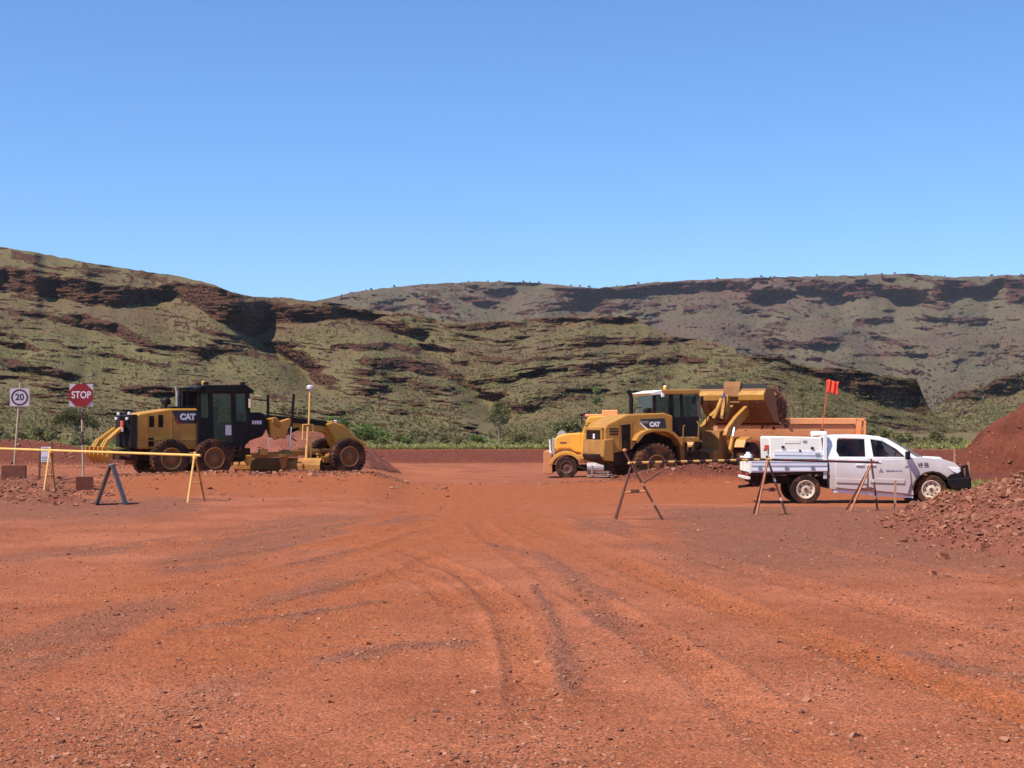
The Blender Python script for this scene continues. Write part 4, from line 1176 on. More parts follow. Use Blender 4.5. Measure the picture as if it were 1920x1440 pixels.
    vs = [(x, -w, z) for x, z in prof] + [(x, w, z) for x, z in prof] + [(x, -w, z) for x, z in ins] + [(x, w, z) for x, z in ins]
    fs = []
    for j in range(n-1):
        fs.append((j, j+1, n+j+1, n+j)); fs.append((2*n+j, 2*n+j+1, 3*n+j+1, 3*n+j))
    fs += [(0, n, 3*n, 2*n), (n-1, 2*n-1, 4*n-1, 3*n-1)]
    bucket = b.add(vs, fs).build('bucket', M['bucket'], ff)
    for sgn in (-1, 1):
        MB().prism(prof + [(4.02,2.08),(3.50,3.30),(3.05,3.52)], sgn*w - .03, sgn*w + .03).build('bucket_side', M['bucket'], ff, .005)
    for y0, y1 in ((-w, -.34), (.34, w)):
        MB().prism([(2.66,3.50),(2.74,3.72),(2.80,3.72),(2.74,3.46)], y0, y1).build('spill_guard', K, ff)
        MB().prism([(2.44,3.26),(2.59,3.44),(2.66,3.44),(2.62,2.98),(2.48,3.02)], y0, y1).build('bucket_rib', Y, ff, .02)  # rib kept yellow and tall to stand in for the sunlit band
    MB().prism([(2.46,3.16),(2.54,3.62),(2.64,3.84),(2.84,3.84),(2.78,3.20)], -.40, .40).build('bucket_hump', M['bucket'], ff, .05)
    for y in (-1.2, -.75, .75, 1.2):
        MB().prism([(2.54,2.92),(2.58,3.02),(2.66,2.96),(3.34,2.26),(3.40,2.12),(3.28,2.12),(2.70,2.70)], y - .03, y + .03).build('stiffener', M['bucket'], ff)
    MB().prism([(3.9,2.0),(4.22,1.94),(4.22,1.98),(3.92,2.06)], -w - .02, w + .02).build('cutting_edge', M['rim_dark'], ff)
    # heap of soil still in the bucket
    nx, ny = 12, 34
    xs_ = np.linspace(2.72, 4.30, nx); ys_ = np.linspace(-w + .05, w - .05, ny)
    XX, YY = np.meshgrid(xs_, ys_)
    ZZ = 2.10 + .0*XX + 1.50*np.exp(-(np.clip(XX - 3.1, 0, 9)/.75)**2)*(1 - .22*(YY/w)**4) + .14*fbm(XX*2.2, YY*2.2, 81, 4) - .12
    me = np_mesh('soil_load', np.stack([XX, YY, ZZ], -1).reshape(-1, 3), grid_faces(*XX.shape), M['heap'], None, True)
    link('soil_load', me, ff)
    for o in ff.children:
        if o not in kids: o.location.z += .52
    bpy.context.view_layer.update()
    return g, ff
def heap_material(name, a, b, sc=6.0):
    m = bpy.data.materials.new(name)
    nt, ns, lk, out = nodes_of(m)
    p = N(nt, 'BsdfPrincipled'); p.inputs['Roughness'].default_value = 0.95; p.inputs['Specular IOR Level'].default_value = 0.1
    geo = N(nt, 'NewGeometry'); v = geo.outputs['Position']
    n1 = noise(nt, v, sc*.12, 4, .6); n2 = noise(nt, v, sc, 5, .7); n3 = noise(nt, v, sc*6, 3, .7)
    c = mixc(nt, rng(nt, mth(nt, 'ADD', mth(nt, 'MULTIPLY', n1, .5), mth(nt, 'MULTIPLY', n2, .5)), .38, .62), a, b)
    lk.new(c, p.inputs['Base Color'])
    bp = N(nt, 'Bump'); bp.inputs['Strength'].default_value = .8; bp.inputs['Distance'].default_value = .06
    lk.new(mth(nt, 'ADD', n2, mth(nt, 'MULTIPLY', n3, .4)), bp.inputs['Height']); lk.new(bp.outputs[0], p.inputs['Normal'])
    lk.new(p.outputs[0], out.inputs[0])
    return m
M['heap'] = heap_material('heaped_soil', (0.105, 0.030, 0.017), (0.17, 0.050, 0.028))
M['heap_pale'] = heap_material('heaped_soil_pale', (0.19, 0.062, 0.040), (0.28, 0.098, 0.064), 9)
LOADER, LOADER_FRONT = loader()
# ---------------- tip truck
def truck():
    g = Rig('tip_truck', 1062, 72.0, 1.25, math.radians(-4), -0.70)
    r = g.root
    tag(r, 'yellow bonneted tip truck with long orange tipper body parked behind the loader', 'truck')
    Y = M['truck_yellow']; hy = -1.15
    ws = wheel_meshes(0.53, 0.30, 0.29, M['tyre'], M['rim_dark'], 0, 'road', M['rim_dark'])
    put_wheel(ws, r, 0, -1.08, .53, spin=.2); put_wheel(ws, r, 0, 1.08, .53, True)
    dx = [g.P(px, 880, -1.2)[0] for px in (1218, 1276, 1420, 1475, 1530)]
    for x in dx:
        put_wheel(ws, r, x, -1.05, .53); put_wheel(ws, r, x, 1.05, .53, True)
    bon = g.prism('bonnet', Y, [(1040,824),(1044,818),(1062,813),(1090,811),(1092,850),(1078,848),(1070,842),(1050,842),(1040,850)], -.82, 1.64, bevel=.07)
    g.prism('bonnet_badge', M['print_black'], rect(1050,829,1062,831), -.835, .02, bon)
    q = g.p3(1054, 816, 0); MB().lathe_y([(.001,-.5),(.20,-.5),(.22,-.4),(.22,.4),(.20,.5),(.001,.5)], 16, q).build('air_cleaner', M['tank'], r)
    # front guard arching over the wheel
    c = g.P(1062, 878, hy)
    out_ = []; inn = []
    for k in range(11):
        a = math.radians(168 - k*13.0)
        out_.append((c[0] + .84*math.cos(a), c[1] + .80*math.sin(a))); inn.append((c[0] + .66*math.cos(a), c[1] + .62*math.sin(a)))
    MB().prism(out_ + inn[::-1], -1.24, -.78).build('front_guard', Y, r, .03)
    MB().prism(out_ + inn[::-1], .78, 1.24).build('front_guard', Y, r, .03)
    g.prism('bumper', M['orange'], [(1019,846),(1026,845),(1034,850),(1036,888),(1024,889),(1019,886)], -1.22, 2.44, bevel=.03)
    g.prism('radiator_grille', M['tank'], rect(1035,822,1041,866), -.6, 1.2, bevel=.02)
    MB().tube(g.p3(1032,848,-1.0), g.p3(1031,824,-1.0), .045, n=8).build('width_marker', M['print_white'], r)
    MB().box(g.p3(1031, 852, -1.0), (.18,.3,.26)).build('headlight', M['clear'], r, .03)
    # cab
    g.prism('cab_body', Y, [(1090,812),(1104,812),(1104,850),(1165,850),(1165,824),(1158,812),(1158,870),(1084,866)][0:1] + [(1162,812),(1162,870),(1096,868),(1090,850)], hy, 2.3, bevel=.05)
    g.prism('cab_roof', Y, [(1098,790),(1104,781),(1160,777),(1168,782),(1168,795),(1100,795)], hy + .08, 2.14, bevel=.06)
    for q in ([(1090,813),(1094,813),(1102,794),(1098,793)], [(1118,795),(1123,795),(1123,813),(1118,813)], [(1154,795),(1162,795),(1162,813),(1154,813)]):
        g.prism('cab_pillar', Y, q, hy + .04, .12); g.prism('cab_pillar', Y, q, -hy - .16, .12)
    for q in ([(1101,796),(1118,796),(1118,813),(1095,813)], [(1123,796),(1154,796),(1154,813),(1123,813)]):
        g.prism('window', M['glass'], q, hy + .07, .012); g.prism('window', M['glass'], q, -hy - .09, .012)
    a = g.P(1091,812,0); b = g.P(1099,794,0)
    MB().add([(a[0], -1.0, a[1]), (a[0], 1.0, a[1]), (b[0], 1.0, b[1]), (b[0], -1.0, b[1])], [(0,1,2,3)]).build('windscreen', M['glass'], r)
    ac = MB().box(g.p3(1144, 774, 0), (.75, 1.2, .26)).box(g.p3(1115, 779, 0), (.9, .5, .12)); ac.build('roof_air_conditioner', M['orange'], r, .04)
    MB().bar(g.p3(1096,795,-1.1), g.p3(1091,786,-1.45), .03).box(g.p3(1091,789,-1.45), (.06,.2,.3)).build('mirror', M['black'], r)
    g.prism('door_seam', M['yellow_dusty'], rect(1121,813,1123,864), hy - .012, .02)
    g.prism('running_board', Y, [(1082,853),(1128,850),(1128,858),(1090,861),(1086,866)], -1.25, .5, bevel=.02)
    t = MB().tube(g.p3(1101,877,-1.0), g.p3(1149,877,-1.0), .30, n=20); t.build('fuel_tank', M['tank'], r)
    s = MB().box(g.p3(1124,893,-1.1), (1.2,.3,.05)).box(g.p3(1110,882,-1.28), (.05,.1,.5)).box(g.p3(1140,882,-1.28), (.05,.1,.5)); s.build('steps', M['tank'], r)
    g.prism('chassis', M['black_dusty'], [(1030,872),(1600,868),(1600,880),(1030,884)], -.45, .9, bevel=.02)
    for x in dx: MB().prism([(x - .6, 1.10), (x + .6, 1.10), (x + .55, 1.18), (x - .55, 1.18)], -1.22, -.86).build('mudguard', M['black_dusty'], r)
    # bathtub tipper body with rolled sides
    x0 = g.P(1345, 800, hy - .1)[0]; x1 = g.P(1604, 800, hy - .1)[0]
    zt = g.P(1500, 797, hy - .1)[1]; zb = g.P(1500, 853, hy - .1)[1]
    H = zt - zb
    sec = []
    for k in range(13):
        a = math.pi*k/12
        sec.append((-1.22*math.cos(a)*(1.0 if abs(math.cos(a)) < .98 else 1.0), zt - H*math.sin(a)**.55))
    sec[0] = (-1.22, zt); sec[-1] = (1.22, zt)
    ns_ = 9; vs = []; fs = []
    for i in range(ns_):
        x = x0 + (x1 - x0)*i/(ns_ - 1)
        for (y, z) in sec: vs.append((x, y, z))
        for (y, z) in sec: vs.append((x, y*.955, zt - (zt - z)*.955 + (.0 if z < zt - .01 else 0)))
    m = len(sec)
    for i in range(ns_ - 1):
        for j in range(m - 1):
            fs.append((i*2*m + j, i*2*m + j + 1, (i+1)*2*m + j + 1, (i+1)*2*m + j))
            fs.append((i*2*m + m + j, (i+1)*2*m + m + j, (i+1)*2*m + m + j + 1, i*2*m + m + j + 1))
    body = MB().add(vs, fs).build('tipper_body', M['orange'], r, smooth=True)
    for i, x in ((0, x0), (1, x1)):
        MB().add([(x + (.03 if i else -.03), y, z) for y, z in sec] + [(x + (-.03 if i else .03), y, z) for y, z in sec], [tuple(range(m)), tuple(range(2*m - 1, m - 1, -1))] + [(j, j+m, j+m+1, j+1) for j in range(m-1)]).build('end_wall', M['orange'], r)
    rt = g.P(1500, 785, hy - .1)[1]
    for sgn in (-1, 1):
        MB().box(((x0 + x1)/2, sgn*1.23, (zt + rt)/2 + .03), (x1 - x0 + .1, .16, rt - zt)).build('top_rail', M['orange'], r, .03)
    for px in (): g.prism('body_rib', M['orange'], [(px,792),(px+4,792),(px+4,838),(px,838)], -1.255, .05)
    MB().box(g.p3(1477, 789, -1.32), (.12,.08,.3)).build('latch', M['yellow_dusty'], r)
    # tailgate frame at the rear end
    tg = MB(); zt2 = rt + .02; zz = g.P(1610, 816, -1.2)[1]
    xe = g.P(1624, 800, -1.2)[0]
    for y in (-1.15, 1.15):
        tg.box((xe - .05, y, (zt2 + zz)/2), (.10, .12, zt2 - zz)); tg.box(((xe + x1)/2, y, zt2 - .06), (xe - x1, .12, .14))
    tg.box((xe - .05, 0, zt2 - .06), (.10, 2.3, .12)); tg.box((xe - .05, 0, zz + .1), (.10, 2.3, .10)); tg.box((xe - .10, 0, (zt2 + zz)/2), (.05, 2.2, .06))
    tg.build('tailgate_frame', M['orange'], r, .01)
    MB().box((xe - .16, 0, (zt2 + zz)/2), (.03, 2.15, zt2 - zz - .05)).build('tailgate_plate', M['orange'], r)
    return g
truck()

# ---------------- dual-cab ute
def ute():
    D = 38.2
    g = Rig('utility_truck', 1511, D, .88, math.radians(-1.0), -0.19)
    r = g.root
    tag(r, 'white dual-cab utility truck with tool boxes on its tray and an orange whip flag', 'pickup truck')
    W = M['white']; K = M['black']
    ws = wheel_meshes(0.375, 0.24, 0.225, M['tyre'], M['rim_cream'], 0, 'road', M['rim_dark'])
    xr = g.P(1511, 921, -.86)[0]; xf = g.P(1748, 921, -.86)[0]
    hole = MB().tube((0, -.012, 0), (0, .012, 0), .02, n=8).mesh('rim_hole', M['dark'])
    ho = (.225, .12, hole)
    put_wheel(ws, r, xr, -.76, .375, spin=.1, holes=ho); put_wheel(ws, r, xr, .76, .375, True)
    put_wheel(ws, r, xf, -.76, .375, steer=math.radians(-14), spin=.3, holes=ho); put_wheel(ws, r, xf, .76, .375, True, steer=math.radians(-14))
    zbelt = g.P(1640, 858, -.86)[1]; zroof = g.P(1640, 817, -.7)[1]
    def wl_(z):   # body half width, narrowing towards the sill
        return .84 + .035*min(1, max(0, (z - .35)/(zbelt - .35)))
    arch = []
    cx, cz = g.P(1748, 921, -.86)
    for k in range(9):
        a = math.radians(8 + k*20.5); arch.append((cx + .47*math.cos(a), cz + .47*math.sin(a)))
    low = g.poly([(1554,859),(1557,917),(1714,929)], -.86)
    front = g.poly([(1781,903),(1800,898),(1803,890),(1801,877),(1790,868),(1768,861),(1726,857),(1719,857)], -.86)
    pts = low + arch[::-1] + front
    body = MB().prism(pts, 0, 0, wl_).build('body', W, r, .025)
    # guard flare, doors proud of the body
    fl = [(cx + .50*math.cos(math.radians(8 + k*20.5)), cz + .50*math.sin(math.radians(8 + k*20.5))) for k in range(9)]
    MB().prism(fl + arch[::-1], -.895, -.84).build('wheel_arch_trim', M['black_dusty'], r)
    for (nm, q, hpx) in (('door', [(1567,861),(1566,914),(1594,917),(1625,919),(1627,861)], (1612,872)), ('door', [(1631,861),(1629,919),(1702,926),(1708,905),(1706,882),(1697,861)], (1634,872))):
        d = MB().prism([g.P(a, b, -.88) for a, b in q], -.892, -.86).build(nm, W, r, .008)
        x, z = g.P(*hpx, -.89); MB().box((x, -.905, z), (.20, .03, .045)).build('handle', M['white'], d, .01)
        q2 = [(max(q[0][0], 1568), 897), (max(q[0][0], 1568), 905), (min(q[-1][0], 1707) - 1, 907), (min(q[-1][0], 1707) - 1, 899)]
        MB().prism([g.P(a, b, -.89) for a, b in q2], -.915, -.885).build('side_moulding', W, d, .008)
    # under-sill and chassis
    g.prism('side_step', M['alu'], [(1562,918),(1712,930),(1712,934),(1562,923)], -.82, .12)
    g.prism('chassis', M['black_dusty'], [(1405,892),(1560,896),(1740,916),(1740,922),(1560,912),(1405,904)], -.45, .9)
    g.prism('mudflap', K, [(1694,934),(1714,934),(1716,942),(1704,946)], -.80, .05); g.prism('mudflap', K, [(1694,934),(1714,934),(1716,942),(1704,946)], .75, .05)
    MB().tube((xr, -.7, .375), (xr, .7, .375), .07, n=10).box((xr, 0, .375), (.25,.25,.25)).build('rear_axle', M['black_dusty'], r)
    MB().tube((xf, -.7, .375), (xf, .7, .375), .06, n=10).build('front_axle', M['black_dusty'], r)
    # greenhouse: leans in towards the roof
    def gw(z): return .845 - .17*min(1.1, max(0, (z - zbelt)/(zroof - zbelt)))
    def pane(pts, inset): return lambda z: gw(z) - inset
    def gh(name, mat, pts_px, inset=0.0, thick=None, parent=None):
        p = [g.P(a, b, -(gw(g.P(a, b, -.78)[1]))) for a, b in pts_px]
        n = len(p); out = []
        for sgn in (-1, 1):
            vs = [(x, sgn*(gw(z) - inset), z) for x, z in p] + [(x, sgn*(gw(z) - inset - (thick or .05)), z) for x, z in p]
            fs = [tuple(range(n)), tuple(range(2*n-1, n-1, -1))] + [(i, (i+1) % n, (i+1) % n + n, i + n) for i in range(n)]
            out.append(MB().add(vs, fs).build(name, mat, parent or r))
        return out
    rp = [(1553,823),(1557,817),(1580,815),(1620,815),(1648,818),(1660,822),(1658,828),(1632,824),(1566,822)]
    p = [g.P(a, b, -.70) for a, b in rp]
    MB().prism(p, 0, 0, gw).build('roof', W, r, .03)
    gh('pillar', W, [(1552,859),(1552,820),(1572,820),(1569,826),(1568,846),(1574,857),(1574,860)])
    gh('pillar', W, [(1612,858),(1623,858),(1621,823),(1615,822),(1632,822),(1632,826),(1638,859),(1612,859)][1:8])
    gh('pillar', W, [(1652,820),(1662,822),(1688,837),(1722,859),(1700,859),(1681,842),(1655,827)])
    gh('belt_rail', W, [(1552,856),(1700,857),(1700,861),(1552,861)])
    gl = M['glass_dark']
    gh('window', gl, [(1570,824),(1621,824),(1623,857),(1576,857),(1569,849)], .03, .012)
    gh('window', gl, [(1632,825),(1655,828),(1681,842),(1699,859),(1637,858)], .03, .012)
    a = g.P(1721,858,0); b = g.P(1661,822,0)
    MB().add([(a[0], -.74, a[1]), (a[0], .74, a[1]), (b[0] + .02, .62, b[1]), (b[0] + .02, -.62, b[1])], [(0,1,2,3)]).build('windscreen', gl, r)
    xb = g.P(1553, 840, 0)[0]
    MB().add([(xb, -.80, zbelt), (xb, .80, zbelt), (xb + .02, .66, zroof - .05), (xb + .02, -.66, zroof - .05)], [(0,1,2,3)]).build('rear_panel', W, r)
    # interior
    for px in (1604, 1668):
        for y in (-.36, .36):
            x, z = g.P(px, 880, y); z -= .04
            MB().box((x, y, z), (.46,.46,.14)).box((x - .24, y, z + .34), (.12,.46,.62)).box((x - .26, y, z + .72), (.09,.24,.16)).build('seat', M['seat'], r, .04)
    x, z = g.P(1690, 858, .36)
    MB().bar((x + .25, .36, z - .05), (x, .36, z + .05), .05).lathe_y([(.15,-.015),(.18,0),(.15,.015)], 16, (x, .36, z + .05)).build('steering_wheel', M['seat'], r)
    g.prism('dashboard', M['seat'], [(1690,858),(1718,860),(1718,880),(1690,880)], -.72, 1.44)
    # bonnet scoop, headlight, grille, bull bar
    g.prism('bonnet_scoop', W, [(1728,858),(1742,856),(1764,857),(1768,861),(1728,861)], -.32, .64, bevel=.03)
    g.prism('headlight', M['clear'], [(1778,876),(1798,877),(1801,884),(1796,888),(1786,884)], -.885, .25, bevel=.01)
    g.prism('grille', K, [(1784,889),(1797,888),(1803,883),(1805,897),(1776,899),(1775,896)], -.882, 1.764)
    g.prism('bumper', K, [(1776,898),(1822,894),(1822,915),(1812,921),(1784,918),(1778,908)], -.90, 1.8, bevel=.04)
    bb = MB()
    for y in (-.72, .72):
        bb.path([g.p3(1806,897,y), g.p3(1803,876,y), g.p3(1812,873,y), g.p3(1817,897,y)], .035, 8)
    for y in (-.3, .3): bb.path([g.p3(1812,897,y), g.p3(1813,874,y)], .03, 8)
    bb.tube(g.p3(1813,874,-.72), g.p3(1813,874,.72), .035, n=8); bb.tube(g.p3(1815,886,-.72), g.p3(1815,886,.72), .03, n=8)
    bb.build('bull_bar', K, r)
    MB().bar(g.p3(1703,856,-.80), g.p3(1703,856,-.92), .04).box(g.p3(1702,854,-.99), (.10,.16,.20)).build('mirror', K, r, .02)
    # markings
    t = link('lettering', text_mesh('LR 22', .105, M['print_black'], .004, .002), r); x, z = g.P(1731, 871, -.88); t.location = (x, -.882, z)
    lg = MB()
    x, z = g.P(1653, 882, -.89)
    lg.prism([(x - .07, z - .04), (x + .05, z - .04), (x - .02, z + .06)], -.899, -.893)
    random.seed(3)
    xx = x + .12
    while xx < x + .50:
        w = random.uniform(.02, .045); h = random.uniform(.03, .05)*(1 if xx < x + .3 else .5)
        lg.box((xx, -.896, z - .01), (w, .006, h)); xx += w + .012
    for k in range(4):
        xk, zk = g.P(1698 + k*2.3, 875, -.89); lg.box((xk, -.896, zk), (.02, .006, .055))
    lg.build('door_logo', M['print_grey'], r)
    # tray
    A = M['alu']
    side = g.prism('tray_side', A, [(1408,862),(1552,862),(1552,884),(1408,886)], -.90, .03, bevel=.008)
    for k, (y0, y1) in enumerate(((863,866),(869,873),(880,883))): g.prism('tray_rib', A, rect(1409,y0,1551,y1), -.918, .03, side)
    for px in (1425, 1475, 1524): MB().box(g.p3(px, 878, -.92), (.10,.04,.07)).build('latch', M['steel'], side, .01)
    g.prism('tray_side', A, [(1408,862),(1552,862),(1552,884),(1408,886)], .87, .03, bevel=.008)
    g.prism('tray_floor', M['black_dusty'], [(1404,885),(1552,884),(1552,889),(1404,892)], -.86, 1.72)
    xt = g.P(1408, 870, -.9)[0]
    zt0 = g.P(1408, 888, -.9)[1]; zt1 = g.P(1408, 857, -.9)[1]
    tgate = MB().box((xt - .02, 0, (zt0 + zt1)/2), (.04, 1.80, zt1 - zt0)).build('tailgate', M['cream'], r, .01)
    for y in (-.55, 0, .55): MB().box((xt - .045, y, (zt0 + zt1)/2), (.02, .06, (zt1 - zt0)*.8)).build('tailgate_rib', M['cream'], tgate)
    MB().box((xt - .05, 0, zt0 - .11), (.09, 1.7, .07)).box((xt - .03, -.6, zt0 - .04), (.04,.05,.10)).box((xt - .03, .6, zt0 - .04), (.04,.05,.10)).build('rear_bar', M['cream'], r, .01)
    for y in (-.62, .62): MB().box((xt - .06, y, zt0 - .03), (.04,.28,.08)).build('tail_lamp', M['red_lens'], r)
    MB().bar((xt + .75, 0, zt0 - .16), (xt + .12, 0, zt0 - .30), .14, .14).bar((xt + .2, -.55, zt0 - .28), (xt + .2, .55, zt0 - .28), .12, .12).bar((xt + .14, 0, zt0 - .32), (xt - .20, 0, zt0 - .36), .07).bar((xt + .2, -.5, zt0 - .28), (xt + .2, -.5, zt0 + .02), .08).bar((xt + .2, .5, zt0 - .28), (xt + .2, .5, zt0 + .02), .08).build('tow_hitch', M['black_dusty'], r)
    hb = MB()
    for y in (-.84, .84): hb.bar(g.p3(1547,898,-.84) + Vector((0, y + .84, 0)), g.p3(1547,812,-.84) + Vector((0, y + .84, 0)), .09, .06)
    hb.bar(g.p3(1547,812,-.84), g.p3(1547,812,-.84) + Vector((0, 1.68, 0)), .09, .09)
    hb.bar(g.p3(1547,836,-.84), g.p3(1547,836,-.84) + Vector((0, 1.68, 0)), .05, .05)
    hb.build('headboard', W, r, .01)
    MB().box(g.p3(1534,813,-.3), (.30,.5,.10)).build('roof_locker', M['cream'], r, .02)
    box = g.prism('tool_box', M['cream'], [(1442,820),(1446,818),(1540,820),(1544,846),(1544,863),(1444,864)], -.80, 1.6, bevel=.03)
    dr = g.prism('drawer_front', A, [(1451,845),(1544,846),(1544,861),(1451,861)], -.822, .03, box, bevel=.006)
    g.prism('drawer_ridge', A, [(1452,851),(1543,852),(1543,854),(1452,853)], -.835, .02, box)
    for (px, py) in ((1468,838),(1523,840)): MB().box(g.p3(px, py, -.82), (.07,.03,.05)).build('catch', K, box)
    MB().box(g.p3(1500, 845, -.82), (.05,.03,.04)).build('catch', K, box)
    g.prism('label_plate', M['print_grey'], rect(1529,850,1538,855), -.84, .02, box)
    g.prism('label_plate', M['print_grey'], rect(1506,826,1513,830), -.81, .012, box)
    g.prism('lid_panel', M['cream'], rect(1471,825,1500,831), -.81, .012, box)
    MB().box(g.p3(1438,838,-.6), (.08,.3,.1)).box(g.p3(1435,843,-.6), (.07,.1,.08)).build('hose_fitting', M['red_lens'], box, .01)
    q = g.p3(1403, 858, -.6); MB().lathe_z([(.001,.14),(.05,.14),(.06,.09),(.10,.07),(.11,0),(.001,0)], 14, q).build('filler_cap', M['print_white'], r)
    # aerial flag
    b0 = g.p3(1541, 808, -.25); b1 = g.p3(1551, 712, -.25)
    MB().tube(b0 - Vector((0,0,.06)), b0 + Vector((0,0,.05)), .05, n=10).build('flag_base', M['rim_dark'], r)
    mst = MB().path([b0, b0.lerp(b1, .35) + Vector((.015,0,0)), b0.lerp(b1, .7) + Vector((.02,0,0)), b1], .011, 6).build('flag_mast', M['flag'], r)
    nx, nz = 18, 10
    XX, ZZ = np.meshgrid(np.linspace(0, 1, nx), np.linspace(0, 1, nz))
    fx = b1.x - .02 + XX*.31; fz = b1.z - .01 - ZZ*.33 + .02*np.sin(XX*6) - XX*.03 + .01*np.sin(ZZ*9)
    fy = b1.y + .035*np.sin(XX*17 + ZZ*2.5)*XX**.4
    fx = fx - .03*np.sin(ZZ*3.1)*(XX > .9)
    me = np_mesh('flag', np.stack([fx, fy, fz], -1).reshape(-1, 3), grid_faces(*XX.shape), M['flag'])
    fo = link('flag', me, r); md = fo.modifiers.new('thickness', 'SOLIDIFY'); md.thickness = .004
    return g
ute()
# ------------------------------------------------------------------ signs, barriers, heaps
def on_ground(px, Y):
    r = ray(px, 800); x = r.x/r.y*Y
    return Vector((x, Y, gz(x, Y)))

def stop_sign():
    Y = 42.6
    p = on_ground(157, Y)
    r = empty('stop_sign', p, math.radians(16)); tag(r, 'red octagonal stop sign on a thin pole in a rusty box base', 'stop sign')
    s = Y/F
    def Z(py): return (at(157, py, Y).z - p.z)
    hb = Z(893)
    MB().add([(-.20,-.24,-.05),(.27,-.20,-.05),(.27,.22,-.05),(-.20,.22,-.05),(-.21,-.25,hb),(.26,-.21,hb),(.25,.20,hb),(-.19,.20,hb)],
             [(0,1,5,4),(1,2,6,5),(2,3,7,6),(3,0,4,7),(4,5,6,7),(0,3,2,1)]).build('base_box', M['box_red'], r, .012)
    top = Vector(((152 - 157)*s, .05, Z(718)))
    bot = Vector((0, 0, hb - .1))
    def along(t): return bot.lerp(top, t)
    pole = MB().tube(bot, top, .028, n=8).build('pole', M['post'], r)
    for t0, t1 in ((.36, .50), (.62, .70)):
        MB().tube(along(t0), along(t1), .0295, n=8).build('tape_band', M['rail_dark'], pole)
    c = Vector(((152 - 157)*s, 0, Z(741)))
    panel = MB().box((c.x, 0, c.z), (.62, .012, .62)).build('backing_panel', M['sign_white'], r)
    R = .31/math.cos(math.pi/8)
    oc = [(c.x + R*math.cos(math.pi/8 + k*math.pi/4), c.z + R*math.sin(math.pi/8 + k*math.pi/4)) for k in range(8)]
    octo = MB().prism(oc, -.022, -.008).build('octagon', M['sign_red'], r)
    t = link('lettering', text_mesh('STOP', .27, M['print_white'], .004, .001, .80), octo); t.location = (c.x, -.0235, c.z)
stop_sign()

def speed_sign():
    Y = 50.0
    p = on_ground(27, Y); s = Y/F
    r = empty('speed_limit_sign', p, math.radians(14)); tag(r, 'square white 20 speed limit sign on a leaning pole at the far left', 'speed sign')
    def Z(py): return at(27, py, Y).z - p.z
    hb = max(Z(872), .3)
    MB().box((0, 0, hb/2 - .08), (.76, .45, hb + .16)).build('base_box', M['box_red'], r, .012)
    MB().tube((0, 0, hb - .1), ((37 - 27)*s, .05, Z(717)), .032, n=8).build('pole', M['post'], r)
    c = Vector(((36 - 27)*s, 0, Z(745)))
    pan = MB().box((c.x, 0, c.z), (.60, .012, .58)).build('panel', M['sign_white'], r)
    MB().lathe_y([(.212,-.009),(.265,-.009),(.265,-.006),(.212,-.006),(.212,-.009)], 40, (c.x, 0, c.z)).build('ring', M['sign_ring_shaded'], pan)
    t = link('lettering', text_mesh('20', .29, M['print_black'], .008, .001, .95), pan); t.location = (c.x, -.0075, c.z)
speed_sign()

def notice_post():
    Y = 47.0
    p = on_ground(84, Y); s = Y/F
    r = empty('notice_board', p, 0); tag(r, 'small weathered white notice on two dark stakes behind the yellow rail', 'notice board')
    def Z(py): return at(84, py, Y).z - p.z
    MB().bar(((74 - 84)*s, .02, -.1), ((75 - 84)*s, .02, Z(840)), .05).build('stake', M['trestle_dark'], r)
    MB().bar(((98 - 84)*s, .02, -.1), ((98 - 84)*s, .02, Z(828)), .05).build('stake', M['trestle_dark'], r)
    b = MB().box(((87 - 84)*s, -.012, Z(852)), (.30, .012, .46)).build('panel', M['sign_white'], r)
    for k in range(4): MB().box(((87 - 84)*s, -.021, Z(857 + 3*k)), (.24, .004, .018)).build('print_line', M['print_grey'], b)
    MB().box(((87 - 84)*s, -.021, Z(842)), (.22, .004, .07)).build('print_line', M['print_grey'], b)
notice_post()

def a_board():
    Y = 34.8
    p = on_ground(213, Y); s = Y/F
    r = empty('a_frame_sign', p, math.radians(0)); tag(r, 'dark grey folding A-frame sign seen edge-on in front of the grader', 'A-frame sign')
    hgt = (at(213, 871, Y).z - p.z)
    for sgn, w0 in ((-1, .30), (1, .62)):
        foot = Vector((sgn*.335, -.1, -.02)); top = Vector((sgn*.018, 0, hgt))
        d = (top - foot); n = Vector((d.z, 0, -d.x)).normalized()*.016
        y0, y1 = -.30, .30
        tl = .06*sgn
        vs = []
        for q in (foot, top):
            for off in (n, -n):
                for y in (y0, y1): vs.append((q.x + off.x + (-.08 if y > 0 else .0), y, q.z + off.z))
        b = MB().add(vs, [(0,1,3,2),(4,6,7,5),(0,4,5,1),(2,3,7,6),(0,2,6,4),(1,5,7,3)]).build('board', M['board_grey'], r)
    MB().tube((0, -.3, hgt), (-.08, .3, hgt), .02, n=8).build('hinge', M['steel'], r)
a_board()

def leg(mb, p0, p1, rad=.021): mb.tube(p0, p1, rad, n=8)

